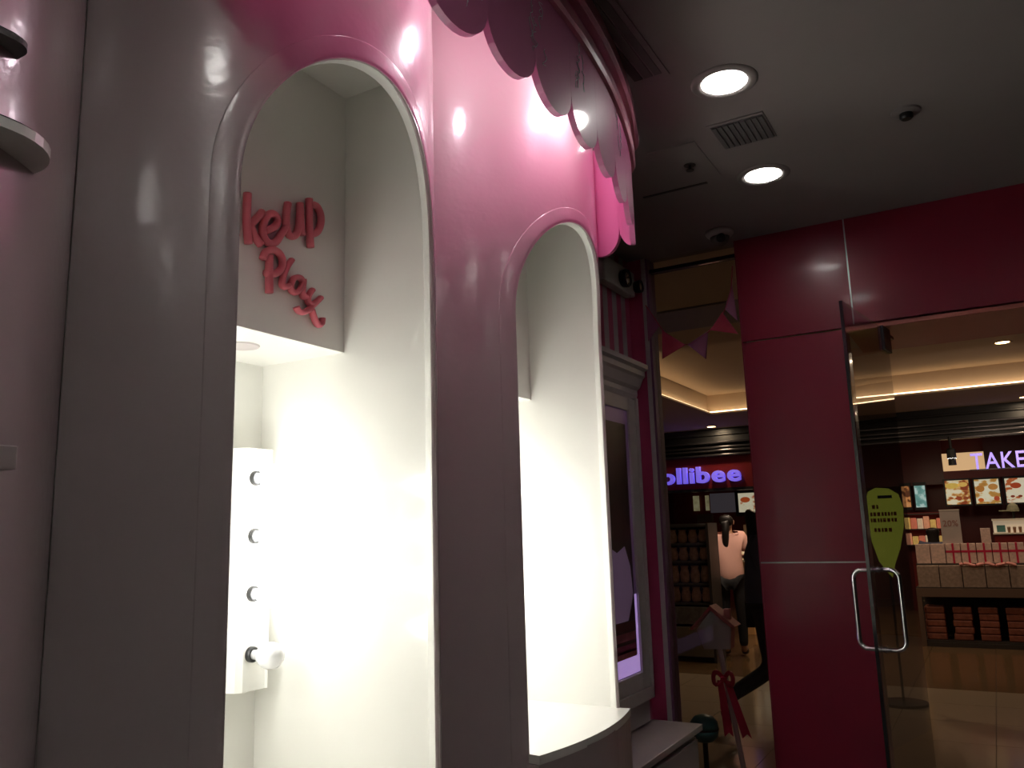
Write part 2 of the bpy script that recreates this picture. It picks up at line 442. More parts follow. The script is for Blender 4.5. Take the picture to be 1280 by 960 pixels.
make_bar(2.548, .232, (1, 1, 1, 1), 'unseen bulb bar added to light the second arch booth, beyond the mirror', None)  # unseen bars put in to light the second niche
make_bar(2.548, -.232, (1, 1, 1, 1), 'unseen bulb bar added to light the second arch booth, near side', None)
make_mirror(2.548, 'mirror hidden inside the second arch booth, above the cream shelf')

# raised lettering
LET = {
'M': [[(1.165, 2.19), (1.175, 2.33), (1.205, 2.24), (1.235, 2.335), (1.25, 2.20)]],
'a': [[(1.33, 2.255), (1.305, 2.27), (1.283, 2.24), (1.288, 2.20), (1.31, 2.195), (1.33, 2.235), (1.335, 2.26), (1.338, 2.205), (1.355, 2.20)]],
'k': [[(1.385, 2.323), (1.385, 2.246), (1.393, 2.19)], [(1.436, 2.290), (1.414, 2.262), (1.392, 2.238)], [(1.399, 2.238), (1.413, 2.215), (1.434, 2.199)]],
'e': [[(1.442, 2.238), (1.476, 2.26), (1.489, 2.281), (1.479, 2.296), (1.459, 2.291), (1.441, 2.261), (1.439, 2.23), (1.458, 2.212), (1.484, 2.222), (1.504, 2.252), (1.518, 2.273)]],
'U': [[(1.525, 2.345), (1.52, 2.309), (1.521, 2.274), (1.533, 2.256), (1.554, 2.262), (1.566, 2.289), (1.570, 2.327), (1.570, 2.36)], [(1.570, 2.36), (1.573, 2.311), (1.58, 2.270)]],
'p': [[(1.605, 2.385), (1.607, 2.314), (1.613, 2.245)], [(1.607, 2.367), (1.632, 2.374), (1.650, 2.356), (1.652, 2.328), (1.639, 2.299), (1.609, 2.280)]],
'P': [[(1.442, 2.164), (1.45, 2.183), (1.472, 2.197), (1.495, 2.195), (1.509, 2.178), (1.506, 2.155), (1.484, 2.135), (1.452, 2.129)], [(1.464, 2.18), (1.464, 2.131), (1.466, 2.078)]],
'l': [[(1.543, 2.189), (1.526, 2.164), (1.512, 2.132), (1.510, 2.112), (1.52, 2.107), (1.534, 2.115)]],
'a2': [[(1.586, 2.138), (1.573, 2.147), (1.553, 2.140), (1.541, 2.120), (1.545, 2.103), (1.561, 2.102), (1.579, 2.120), (1.588, 2.143), (1.584, 2.117), (1.587, 2.098), (1.598, 2.098)]],
'y': [[(1.623, 2.125), (1.608, 2.105), (1.606, 2.088), (1.62, 2.083), (1.639, 2.094), (1.656, 2.110)], [(1.656, 2.110), (1.624, 2.079), (1.596, 2.056), (1.574, 2.052), (1.563, 2.062)], [(1.600, 2.058), (1.619, 2.067), (1.629, 2.050), (1.645, 2.030), (1.660, 2.036), (1.663, 2.052)]],
}
sg1 = thing('wall_lettering', 'raised pink handwritten words Make Up on the upper panel in the nearer arch', 'lettering', (-1.573, 1.4, 2.2))
sg2 = thing('wall_lettering', 'raised pink handwritten word Play slanting down below the words Make Up', 'lettering', (-1.573, 1.55, 2.1))
for k, strokes in LET.items():
    bm = bmesh.new(); r = .0105 if k in 'MakeUp' and k != 'a2' else (.0105 if k == 'P' else .008)
    for s in strokes:
        tube(bm, [(-1.573+.0115, y, z) for y, z in s], r, 10, depth=.0115)
    obj('letter', bm, 'letter', sg1 if k in ('M', 'a', 'k', 'e', 'U', 'p') else sg2, smooth=True)

# ================================================================ CANOPY
CR, CY, CXF = 3.36, 1.64, -.856
CX0 = CXF-CR
pl = []
a1 = math.asin((2.785-CY)/CR); a0 = math.asin((1.10-CY)/CR)
for k in range(121):
    a = a0+(a1-a0)*k/120; pl.append((Vector((CX0+CR*math.cos(a), CY+CR*math.sin(a), 0)), Vector((math.cos(a), math.sin(a), 0))))
fc = pl[-1][0]-pl[-1][1]*.10
for k in range(1, 9):
    a = a1+(PI/2-a1)*k/8; n = Vector((math.cos(a), math.sin(a), 0)); pl.append((fc+n*.10, n))
ip = len(pl)-1
for k in range(1, 9): pl.append((pl[ip][0]+Vector((-.017*k, 0, 0)), Vector((0, 1, 0))))
f0 = pl[0][0]-pl[0][1]*.10; pre = []
for k in range(1, 9):
    a = a0+(-PI/2-a0)*k/8; n = Vector((math.cos(a), math.sin(a), 0)); pre.append((f0+n*.10, n))
for k in range(1, 9): pre.append((pre[7][0]+Vector((-.033*k, 0, 0)), Vector((0, -1, 0))))
NP = len(pre); ip += NP; pl = pre[::-1]+pl
ar = [0]
for a, b in zip(pl, pl[1:]): ar.append(ar[-1]+(b[0]-a[0]).length)
def plan(s):
    s = max(0, min(ar[-1], s)); import bisect
    i = max(1, min(len(ar)-1, bisect.bisect_left(ar, s))); t = (s-ar[i-1])/(ar[i]-ar[i-1])
    return pl[i-1][0].lerp(pl[i][0], t), pl[i-1][1].lerp(pl[i][1], t).normalized()
can = thing('scalloped_canopy', 'glossy pink scalloped canopy curving out above the two arch booths', 'canopy', (-1.2, 1.6, 2.6))
ZCU, ZT = 2.6, 2.505
s_ref = [s for s, p in zip(ar, pl) if p[0].y <= 1.43][-1]
ends = [0, ar[NP-8], ar[ip]-.02, ar[-1]]; s = s_ref
while s > ar[NP-8]+.10: ends.append(s); s -= .212
s = s_ref+.212
while s < ar[ip]-.16: ends.append(s); s += .212
ends.sort()
for i, (sa, sb) in enumerate(zip(ends, ends[1:])):
    bm = bmesh.new(); n = 14; rows = []; last = i in (0, len(ends)-2)
    dep = (.02 if i == 0 else .10) if last else ZCU-ZT
    for k in range(n+1):
        q = -math.cos(PI*k/n); t = (q+1)/2
        sk = sa+.0002+(sb-sa-.0004)*t; p, nn = plan(sk)
        zb = ZCU-dep*math.sqrt(max(0, 1-q*q)) - .004
        cols = []
        for d in (.009, -.009):
            c = p+nn*d; cols.append([bm.verts.new((c.x, c.y, z)) for z in (zb, 2.945)])
        rows.append(cols)
    for a, b in zip(rows, rows[1:]):
        for j in (0, 1): bm.faces.new((a[j][0], b[j][0], b[j][1], a[j][1]))
        bm.faces.new((a[0][0], b[0][0], b[1][0], a[1][0])); bm.faces.new((a[0][1], b[0][1], b[1][1], a[1][1]))
    for c in (rows[0], rows[-1]): bm.faces.new((c[0][0], c[0][1], c[1][1], c[1][0]))
    obj('scallop_panel', bm, 'pink', can, smooth=False)
def band(secs):
    bm = bmesh.new(); prev = None
    for k in range(0, 129):
        p, n = plan(ar[-1]*k/128)
        cur = [bm.verts.new((p.x+n.x*d, p.y+n.y*d, z)) for d, z in secs]
        if prev:
            m_ = len(secs)
            for j in range(m_): bm.faces.new((prev[j], cur[j], cur[(j+1) % m_], prev[(j+1) % m_]))
        prev = cur
    return bm
obj('moulding', band([(.009, 2.800), (.020, 2.803), (.026, 2.815), (.026, 2.845), (.020, 2.852), (.009, 2.855)]), 'pinkpale', can, smooth=False)
obj('moulding', band([(.009, 2.885), (.032, 2.888), (.042, 2.90), (.042, 2.945), (.009, 2.945)]), 'pinkpale', can, smooth=False)
bm = bmesh.new(); ring = [plan(ar[-1]*k/90)[0] for k in range(91)]
top = [(p.x, p.y) for p in ring]+[(-1.80, ring[-1].y), (-1.80, ring[0].y)]
top = [(x+.004 if i < 91 else x, y) for i, (x, y) in enumerate(top)]
obj('canopy_soffit', PR(top, 'z', 3.17, 3.19), 'pink', can)
out = [(-2.3, -2.6), (3.2, -2.6), (3.2, 4.35), (-2.3, 4.35), (-2.3, ring[-1].y)]+[(p.x, p.y) for p in reversed(ring)]+[(-2.3, ring[0].y)]
struct('ceiling', PR(out, 'z', H, H+.3), 'ceil')
# faint chalky scribble print on the outside of the panels
bm = bmesh.new()
for s0, z0, n in ((1.37, 2.60, 7), (1.64, 2.62, 9), (1.92, 2.66, 8), (2.35, 2.68, 7)):
    base = [s for s, p in zip(ar, pl) if p[0].y <= s0][-1]
    for k in range(n):
        pts = []; ss = base+random.uniform(-.03, .05); zz = z0-.03+.018*k
        for j in range(5):
            p, nn = plan(ss+random.uniform(-.012, .012)); c = p+nn*.0098
            pts.append((c.x, c.y, zz+j*.012+random.uniform(-.01, .01)))
        tube(bm, pts, .0009, 4)
obj('chalk_marks', bm, 'marks', can, kind='stuff', label='faint grey handwritten scribbles')
# lamps below the soffit (small puck lights)
CLY = (1.425, 1.90, 2.38, 2.84); CLP = (.08, .9, .85, .65); CLZ = 2.95
for i, y in enumerate(CLY):
    x = -1.085
    t = thing('pendant_bulb', ['small globe bulb hanging under the canopy before the nearer arch, out of view',
              'small globe bulb hanging under the canopy where the two booths meet', 'small globe bulb hanging under the canopy before the second arch, hidden by the scallops', 'small globe bulb at the far end of the canopy'][i], 'lamp', (x, y, 3.17), 'bulbs under the canopy')
    obj('cable', T([(x, y, 3.17), (x, y, CLZ+.04)], .004, 8, cat=False), 'frame', t)
    obj('holder', LA([(.012, .055), (.016, .05), (.016, .02), (.010, .018)], (x, y, CLZ), 'z', 16), 'frame', t)
    obj('globe', LA([(0, -.024), (.012, -.021), (.020, -.012), (.024, 0), (.020, .012), (.012, .021), (0, .024)], (x, y, CLZ), 'z', 16), mat('globe_lit', (1, 1, 1), .3, emit=(1, .93, .95), es=40*(.25+.75*CLP[i])), t, smooth=True)
    lamp('POINT', 'canopy_lamp', (x, y, CLZ-.03), CANOPY_LIGHT*CLP[i], (1, .80, .90), .033)

# ================================================================ SHOP CEILING THINGS
def downlight(x, y, label, grp=None, r=.094, z=H, disc='lightdisc', power=SHOP_LIGHT, col=(1, .9, .84), nm='ceiling_downlight'):
    t = thing(nm, label, 'ceiling light', (x, y, z), grp)
    obj('trim_ring', LA([(r*.80, .0), (r*.84, -.004), (r*.98, -.008), (r*1.10, -.007), (r*1.2, -.002), (r*1.2, 0)], (x, y, z), 'z', 40), 'ceil' if z == H else 'mallceil', t, smooth=True)
    obj('diffuser', LA([(0, -.0025), (r*.82, -.0025)], (x, y, z), 'z', 40), disc, t)
    if power: lamp('AREA', 'downlight_lamp', (x, y, z-.012), power, col, r*1.6, aim=(x, y, 0))
    return t
downlight(-.635, 2.63, 'larger round ceiling downlight, the one beside the canopy above the square grille')
downlight(-.705, 3.48, 'smaller looking round ceiling downlight nearer the red wall')
for i, (x, y) in enumerate(((-.46, .60), (-.98, -.19), (-.05, -.68), (.31, .22), (.83, -1.05), (1.34, -.36), (.82, 2.04), (.58, 1.18), (2.2, 1.2))):
    downlight(x, y, 'round ceiling downlight outside the view, seen as a highlight on the glossy booths', 'ceiling downlights outside the view')
t = thing('ceiling_vent', 'square dark grey grille in the ceiling between the two downlights', 'vent', (-.675, 3.02, H))
obj('vent_frame', B(-.785, -.570, 2.905, 3.135, H-.006, H, bev=.002), 'ceil', t)
for k in range(9): obj('slat', B(-.768+.0218*k, -.752+.0218*k, 2.922, 3.118, H-.012, H-.005), 'grille', t)
obj('backing', B(-.772, -.583, 2.918, 3.122, H-.0075, H-.006), 'grille', t)
t = thing('smoke_detector', 'small round dark ceiling detector alone right of the downlights', 'detector', (-.116, 3.209, H))
obj('base', LA([(.052, 0), (.050, -.008), (.035, -.012), (0, -.012)], (-.116, 3.209, H), 'z', 28), mat('detector_rim', (.25, .22, .22), .4), t)
obj('sensor', LA([(.024, -.012), (.024, -.026), (.018, -.032), (0, -.032)], (-.116, 3.209, H), 'z', 24), 'black', t)
t = thing('sprinkler_head', 'tiny dark sprinkler in the ceiling below the grille, beside a thin black slot', 'sprinkler', (-.944, 3.2, H))
obj('rosette', LA([(.026, 0), (.024, -.004), (0, -.004)], (-.944, 3.2, H), 'z', 20), 'black', t)
obj('stem', LA([(.006, -.004), (.006, -.022), (.016, -.024), (.016, -.027), (0, -.027)], (-.944, 3.2, H), 'z', 16), 'black', t)
tag(obj('ceiling_slot', B(-1.235, -.935, 3.41, 3.425, H-.003, H+.001), 'black'), 'thin straight black slot in the ceiling between the canopy and the red wall', 'slot')
tag(obj('access_hatch', B(-1.06, -.86, 3.0, 3.38, H-.0025, H), 'ceil'), 'thin outlined ceiling hatch around the sprinkler', 'hatch')
t = thing('slot_diffuser', 'long dark air slot in the ceiling right behind the canopy edge', 'air slot', (-.84, 2.2, H))
obj('slot_frame', B(-.90, -.775, 1.75, 2.475, H-.004, H), 'ceil', t)
for k, (xa, xb) in enumerate(((-.892, -.862), (-.856, -.826), (-.820, -.795))):
    obj('slot', B(xa, xb, 1.77, 2.45, H-.006, H-.003), 'black' if k == 0 else 'grille', t)
t = thing('dome_camera', 'small dome security camera on the ceiling at the top left of the red wall', 'camera', (-1.07, 4.07, H))
obj('base', LA([(.072, 0), (.072, -.012), (.064, -.022), (.05, -.03)], (-1.07, 4.07, H), 'z', 28), 'trim', t, smooth=True)
obj('dome', LA([(.05, -.028), (.047, -.045), (.036, -.062), (.018, -.073), (0, -.076)], (-1.07, 4.07, H), 'z', 24), 'grille', t, smooth=True)
obj('lens', LA([(.024, 0), (.024, -.012), (0, -.014)], (-1.05, 4.025, H-.052), 'y', 18), 'black', t)

# ================================================================ DISPLAY CABINET, BENCH, EMERGENCY LIGHT
cab = thing('display_cabinet', 'grey-white wall cabinet with stepped cornice and glowing poster, past the second arch', 'cabinet', (-1.6, 3.7, .48))
obj('carcass', B(-1.66, -1.632, 3.26, 4.15, .485, 2.30), 'frame', cab)
cor = [(-1.66, 2.14), (-1.632, 2.14), (-1.622, 2.165), (-1.622, 2.19), (-1.605, 2.205), (-1.585, 2.25), (-1.572, 2.262), (-1.572, 2.29), (-1.552, 2.30), (-1.552, 2.325), (-1.66, 2.325)]
obj('cornice', PR(cor, 'y', 3.26, 4.20), 'frame', cab)
for nm, bx in (('frame_stile', (-1.632, -1.612, 4.035, 4.125, .66, 2.13)), ('frame_rail', (-1.632, -1.612, 3.26, 4.035, 2.06, 2.13)), ('frame_rail', (-1.632, -1.612, 3.26, 4.035, .66, .74)),
               ('outer_moulding', (-1.632, -1.600, 4.125, 4.15, .60, 2.14)), ('outer_moulding', (-1.632, -1.600, 3.26, 4.15, .60, .66))):
    obj(nm, B(*bx, bev=.004), 'frame', cab)
po = thing('poster', 'backlit mauve poster with dark print framed in the grey-white cabinet', 'poster', (-1.63, 3.7, .74))
obj('lightbox_edge', B(-1.632, -1.625, 3.30, 4.035, .74, 2.06), mat('lightbox_face', (.25, .15, .28), .3, emit=(.30, .14, .36), es=.05), po)
obj('print', B(-1.6255, -1.622, 3.32, 3.995, .83, 1.985), 'postermaroon', po, label='dark maroon portrait print')
bm = bmesh.new(); prism(bm, [(3.5, 1.0), (3.9, 1.0), (3.98, 1.12), (3.96, 1.26), (3.90, 1.36), (3.80, 1.33), (3.6, 1.4), (3.5, 1.4)], 'x', -1.622, -1.6205)
obj('shoulder_print', bm, 'postermauve', po)
for k, (z, c) in enumerate(((.975, (.10, .02, .03)), (.925, (.35, .08, .12)), (.87, (.30, .03, .10)), (.845, (.5, .12, .15)))):
    obj('swatch_row', B(-1.622, -1.6205, 3.5, 3.985, z-.018, z+.02), mat('swatch_print', c, .4, var=.5, vscale=14), po)
obj('lower_glow', B(-1.6255, -1.624, 3.33, 4.03, .745, .829), 'violetglow', po, label='glowing violet lower edge')
obj('side_glow', B(-1.6255, -1.624, 4.000, 4.03, .83, 1.12), 'violetglow', po, label='glowing violet side edge')
bn = thing('bench_counter', 'low dark-lit white bench counter with drawer under the display cabinet', 'counter', (-1.5, 3.7, 0))
obj('top', B(-1.655, -1.385, 3.26, 4.22, .445, .475, bev=.003), 'frame', bn)
obj('body', B(-1.655, -1.41, 3.26, 4.18, 0, .42), 'frame', bn)
obj('drawer', B(-1.41, -1.395, 3.29, 4.16, .10, .415, bev=.003), 'frame', bn)
em = thing('emergency_light', 'twin-headed emergency light on striped wallpaper just below the pink canopy end', 'emergency light', (-1.64, 4.0, 2.8))
obj('body', B(-1.66, -1.60, 3.78, 4.20, 2.72, 2.86, bev=.008), mat('emergency_body', (.35, .32, .30), .5), em)
for y, z, r in ((4.0, 2.775, .05), (4.19, 2.775, .036)):
    h = obj('lamp_head', LA([(.4*r, -.03), (.9*r, -.02), (r, .0), (r, .012), (.93*r, .018), (.9*r, .010)], (-1.575, y, z), 'x', 28), 'black', em, smooth=False)
    obj('lens', LA([(0, .016), (.5*r, .014), (.9*r, .008)], (-1.575, y, z), 'x', 24), 'chrome', h, smooth=True)

# shelves at the left edge of the picture, on the near booth
def rshelf(y1, xo, z, th, lab, r=.05, tilt=0):
    x0 = -1.55; out = [(x0, y1-.5), (xo, y1-.5)]
    for k in range(9):
        a = PI/2*k/8; out.append((xo-r+r*math.cos(a), y1-r+r*math.sin(a)))
    out.append((x0, y1))
    t = thing('wall_shelf', lab, 'shelf', (x0, y1-.2, z))
    obj('board', PR(out, 'z', z, z+th), 'niche' if z < 2.1 else 'grille', t)
    inn = [(x, y-.0) for x, y in out]
    obj('top_dark_line', PR([(x-.004 if x > -1.5 else x, y-.004) for x, y in out], 'z', z+th, z+th+.004), 'black', t)  # black sheet draws the dark line along the shelf top
    return t
rshelf(.700, -1.17, 2.045, .016, 'rounded white shelf end poking in at the upper left edge of the photo', r=.10)
rshelf(.640, -1.20, 2.205, .010, 'dark shelf end in the top left corner above the rounded white shelf', r=.03)
tag(obj('shelf_bracket', B(-1.40, -1.20, .35, .661, 1.558, 1.592, bev=.002), 'tower'), 'small square shelf end at mid height on the left edge of the photo', 'shelf')

# ================================================================ DOOR
hx, hy = -.36, 4.30; ang = math.atan2(-.09, -.70)
dr = tag(bpy.data.objects.new('door_1', None), kind='structure'); COL.objects.link(dr)
d = Vector((-.457-hx, 3.57-hy, 0)); L_ = d.length; d.normalize(); n = Vector((-d.y, d.x, 0))
def dbox(u0, u1, v0, v1, z0, z1, m, name, parent, bev=0):
    bm = B(u0, u1, v0, v1, z0, z1, bev=bev)
    for v in bm.verts:
        c = v.co.copy(); v.co = Vector((hx, hy, 0))+d*c.x+n*c.y+Vector((0, 0, c.z))
    return obj(name, bm, m, parent)
dbox(0, L_-.006, -.006, .006, .02, 2.36, 'doorglass', 'pane', dr)
dbox(L_-.006, L_, -.0065, .0065, .02, 2.36, 'glassedge', 'pane_edge', dr)
dbox(-.03, .10, -.014, .014, 2.25, 2.37, 'steel', 'patch_fitting', dr, .003)
dbox(-.03, .10, -.014, .014, .01, .1, 'steel', 'patch_fitting', dr, .003)
dbox(-.12, .0, -.008, .008, 2.335, 2.35, 'steel', 'pivot_arm', dr)
hu = L_-.10; hz0, hz1, hd = .945, 1.255, .088
pts = []
def dp(u, v, z): return Vector((hx, hy, 0))+d*u+n*v+Vector((0, 0, z))
def arc(cv, cz, a0, a1):
    return [(cv+.035*math.cos(math.radians(a)), cz+.035*math.sin(math.radians(a))) for a in range(a0, a1+1, 15)]
loop = arc(hd-.035, hz1-.035, 0, 90)+arc(-hd+.035, hz1-.035, 90, 180)+arc(-hd+.035, hz0+.035, 180, 270)+arc(hd-.035, hz0+.035, 270, 360)
hb = obj('handle', T([dp(hu, v, z) for v, z in loop], .0095, 12, closed=True, cat=False), 'chrome', dr, smooth=True)
for v, z in ((.012, hz0), (-.012, hz0), (.012, hz1), (-.012, hz1)):
    bm = bmesh.new(); a, b = dp(hu, v-.005, z), dp(hu, v+.005, z); tube(bm, [a, b], .014, 14, cat=False); obj('washer', bm, 'chrome', hb)

# ================================================================ BUNTING on the window
bt = thing('bunting', 'string of dark red pennants hanging in a swag across the glass', 'bunting', (-1.3, 4.2, 2.4))
YB = 4.21
def swag(t): return Vector((-1.548+.50*t, YB, 2.67+.06*t-.27*(1-(2*t-1)**2)-.0*t))
sw = [(-1.548, 2.668), (-1.50, 2.585), (-1.455, 2.508), (-1.40, 2.445), (-1.325, 2.412), (-1.25, 2.44), (-1.19, 2.478), (-1.12, 2.555), (-1.075, 2.655), (-1.052, 2.80)]
obj('cord', T([(x, YB, z) for x, z in sw], .003, 6), 'flagred', bt)
for i, (a, b, c, m) in enumerate((((-1.462, 2.512), (-1.335, 2.412), (-1.470, 2.352), 'flagred'), ((-1.325, 2.412), (-1.208, 2.468), (-1.228, 2.318), 'flagmauve'),
                                 ((-1.195, 2.472), (-1.125, 2.56), (-1.05, 2.43), 'flagred'), ((-1.545, 2.66), (-1.475, 2.54), (-1.545, 2.46), 'flagmauve'), ((-1.11, 2.575), (-1.062, 2.70), (-1.048, 2.5), 'flagmauve'))):
    obj('pennant', PR([a, b, c], 'y', YB-.002, YB+.001), m, bt, label='mauve pennant' if m == 'flagmauve' else None)

# ================================================================ MALL
struct('floor', B(-8, 4, 4.36, 20, -.10, -.012), 'grout')
fl = bpy.data.objects['floor.001']
k = 0
for iy in range(11):
    y0 = 4.50+.634*iy
    for ix in range(11):
        x0 = -4.6+.634*ix
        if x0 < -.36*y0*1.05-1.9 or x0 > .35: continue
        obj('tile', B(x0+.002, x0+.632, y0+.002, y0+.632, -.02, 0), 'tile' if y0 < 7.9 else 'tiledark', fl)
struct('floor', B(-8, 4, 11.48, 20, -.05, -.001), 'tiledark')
struct('ceiling', B(-8, 4, 4.36, 7.35, 3.1, 3.2), 'mallceil')
struct('ceiling', B(-3.58, 4, 7.35, 12.2, 3.40, 3.5), 'mallceil')
cv = struct('ceiling', B(-8, 4, 12.2, 14.0, 3.10, 3.42), 'mallceil')
struct('ceiling', B(-8, -3.60, 7.35, 12.2, 3.10, 3.42), 'mallceil')
struct('ceiling_near_fascia', B(-3.58, 4, 7.25, 7.35, 3.1, 3.5), 'mallceil')
struct('trim_1', B(-3.60, 4, 12.12, 12.2, 3.10, 3.125), 'mallceil')
struct('trim_1', B(-3.60, -3.52, 7.35, 12.2, 3.10, 3.125), 'mallceil')
t = thing('cove_light', 'warm light strip in the ceiling cove parallel to the restaurant front', 'cove light', (-1, 12.15, 3.13))
obj('strip', B(-3.55, 3.5, 12.125, 12.15, 3.127, 3.142), 'led', t)
t = thing('cove_light', 'warm light strip in the ceiling cove running away from the shop window', 'cove light', (-3.55, 9.5, 3.13))
obj('strip', B(-3.575, -3.55, 7.4, 12.1, 3.127, 3.142), 'led', t)
lamp('AREA', 'cove_wash', (-1.0, 12.0, 3.15), 1.5, (1, .66, .36), 3.0, aim=(-1, 10.5, 3.6))
tag(obj('ceiling_strip', B(-6, -.9, 5.95, 6.6, 3.085, 3.1), mat('strip_grey', (.30, .29, .26), .5)), 'wide flat grey strip across the mall ceiling, seen through the window swag', 'ceiling strip')
struct('wall_far', B(-8, 4, 17.2, 17.3, 0, 3.1), 'maroon')
struct('wall_mall_left', B(-8.1, -8, 4.36, 17.3, 0, 3.1), 'dark')
struct('wall_mall_right', B(4, 4.1, 4.36, 17.3, 0, 3.1), 'dark')
struct('ceiling', B(-8, 4, 14.0, 17.3, 3.0, 3.1), 'black')
downlight(.296, 10.68, 'warm oval downlight on the mall ceiling at right above the cove', None, .085, 3.40, 'warmdisc', MALL_LIGHT, (1, .75, .5), 'mall_downlight')
downlight(-3.98, 13.65, 'small warm downlight above the violet shop name', None, .085, 3.10, 'warmdisc', MALL_LIGHT*.6, (1, .75, .5), 'mall_downlight')
downlight(.56, 13.5, 'small warm downlight at the right photo edge above the take-out sign', None, .085, 3.10, 'warmdisc', MALL_LIGHT*.6, (1, .75, .5), 'mall_downlight')
for i, (x, y) in enumerate(((-1.6, 8.4), (-1.9, 9.6), (-2.2, 11.0))):  # extra downlights added out of sight to light the mall
    downlight(x, y, 'added mall ceiling downlight, unseen behind the red wall or lintel', 'added unseen mall downlights', .085, 3.40, 'warmdisc', MALL_LIGHT*(1.0, .5, .8)[i], (1, .75, .5), 'mall_downlight')

# restaurant bulkhead: black box with steel rails
bk = thing('restaurant_bulkhead', 'long black bulkhead with thin shiny rails above the restaurant front', 'bulkhead', (-2, 14, 2.6))
obj('box', B(-8, 4, 14.02, 14.5, 2.66, 3.06), 'black', bk)
for z, y, m in ((2.98, 13.98, 'black'), (2.84, 13.94, 'steel'), (2.76, 13.97, 'chrome'), (2.70, 13.95, 'steel'), (2.62, 13.93, 'steel')):
    obj('rail', B(-8, 4, y, y+.08, z, z+.035, bev=.008), m if m != 'chrome' else 'steel', bk)
fs = thing('shop_fascia', 'dark maroon fascia board carrying the violet shop name', 'fascia', (-4.5, 14.05, 2.3))
obj('board', B(-8, -3.1, 14.02, 14.10, 2.08, 2.64), 'maroon', fs)
obj('lower_rail', B(-8, -3.1, 13.98, 14.10, 2.03, 2.08), 'steel', fs)
nm = thing('shop_name_sign', 'glowing rounded violet letters of the shop name, seen in the left window', 'sign', (-4.4, 13.95, 2.2))
word(nm, 'ollibee', -5.05, -3.63, 13.97, 2.19, .265, 'violet', .04, .028)
word(nm, 'J', -5.33, -5.12, 13.97, 2.19, .265, 'violet', .04, .028)
tk = thing('counter_sign', 'glowing pale violet capital letters TAKE, cut by the right photo edge', 'sign', (.1, 13.95, 2.2))
word(tk, 'TAKE', -.22, .47, 13.97, 2.155, .235, 'violetpale', .02, .008)
obj('mounting_rail', B(-.25, .5, 13.99, 14.02, 2.14, 2.155), 'steel', tk)
f2 = thing('shop_fascia', 'dark maroon fascia above the menu boards at right', 'fascia', (-.3, 16.4, 2.4))
obj('board', B(-3.0, -.70, 16.42, 16.5, 2.05, 2.95), 'maroon', f2)
obj('red_band', B(-.70, 1.6, 16.40, 16.5, 2.13, 2.27), 'redfascia', f2)
obj('cream_panel', B(-.70, -.05, 16.42, 16.5, 2.27, 2.58), 'cream', f2)
obj('board', B(-.05, 1.6, 16.42, 16.5, 2.27, 2.95), 'maroon', f2)
pd = thing('track_spotlight', 'black cylindrical ceiling spot hanging left of the letters TAKE', 'spotlight', (-.46, 13.9, 2.4))
obj('rod', T([(-.46, 13.9, 2.66), (-.46, 13.9, 2.44)], .02, 8, cat=False), 'black', pd)
obj('head', LA([(.045, .12), (.06, .10), (.065, -.02), (.055, -.035)], (-.46, 13.9, 2.36), 'z', 18), 'black', pd)
obj('lens', LA([(0, -.03), (.062, -.03)], (-.46, 13.9, 2.36), 'z', 18), 'lightdisc', pd)
obj('shade', LA([(.05, -.04), (.055, -.13), (0, -.13)], (-.46, 13.9, 2.36), 'z', 18), 'black', pd)

# menu boards
YM = 16.34
FOOD = [((.0, (.08, .015, .01)), (.40, (.28, .05, .015)), (.47, (.62, .32, .08)), (.54, (.80, .72, .48)), (1, (.86, .82, .62))),
        ((.0, (.30, .10, .02)), (.42, (.55, .28, .06)), (.50, (.80, .74, .52)), (1, (.80, .82, .66))),
        ((.0, (.20, .02, .01)), (.42, (.50, .12, .03)), (.48, (.78, .70, .5)), (1, (.82, .80, .62)))]
for i, (x0, x1, z0, z1) in enumerate(((-.70, -.335, 1.685, 2.10), (-.25, .115, 1.68, 2.095), (.205, .57, 1.68, 2.09))):
    t = thing('menu_board', ['lit menu board with yellow meal pictures, leftmost of the three below the sign TAKE', 'lit menu board with two browned chicken pictures, middle of the three',
              'lit menu board with a round red dish, cut by the right photo edge'][i], 'menu board', (x0, YM, z0))
    obj('casing', B(x0-.025, x1+.025, YM, YM+.06, z0-.03, z1+.03), 'black', t)
    obj('screen', B(x0, x1, YM-.004, YM, z0, z1), poster_mat('menu_print', FOOD[i], 7, .55, i*3.1, squash=(1, 1, 1.6)), t)
    # printed dishes: flat ovals on the board
    spots = [[(.3, .78, .3, .12, (.75, .5, .1)), (.75, .82, .2, .1, (.8, .5, .12)), (.5, .25, .13, .06, (.35, .06, .02)), (.82, .25, .12, .06, (.3, .06, .02)), (.2, .27, .1, .05, (.4, .1, .02))],
             [(.22, .62, .18, .14, (.5, .2, .04)), (.75, .68, .2, .13, (.55, .25, .06)), (.2, .16, .12, .08, (.6, .12, .02)), (.85, .2, .12, .1, (.5, .08, .03))],
             [(.42, .70, .22, .12, (.42, .06, .02)), (.25, .26, .09, .05, (.25, .04, .02)), (.55, .26, .09, .05, (.25, .04, .02)), (.8, .3, .09, .05, (.25, .04, .02))]][i]
    for u, v, a, b, c in spots:
        o = [(x0+(u+a*math.cos(q*PI/8))*(x1-x0), z0+(v+b*math.sin(q*PI/8))*(z1-z0)) for q in range(16)]
        o = [(min(x1, max(x0, p)), q) for p, q in o]
        obj('dish_picture', PR(o, 'y', YM-.006, YM-.004), mat('dish_print', c, .5, emit=c, es=.5, var=.4, vscale=18), t)
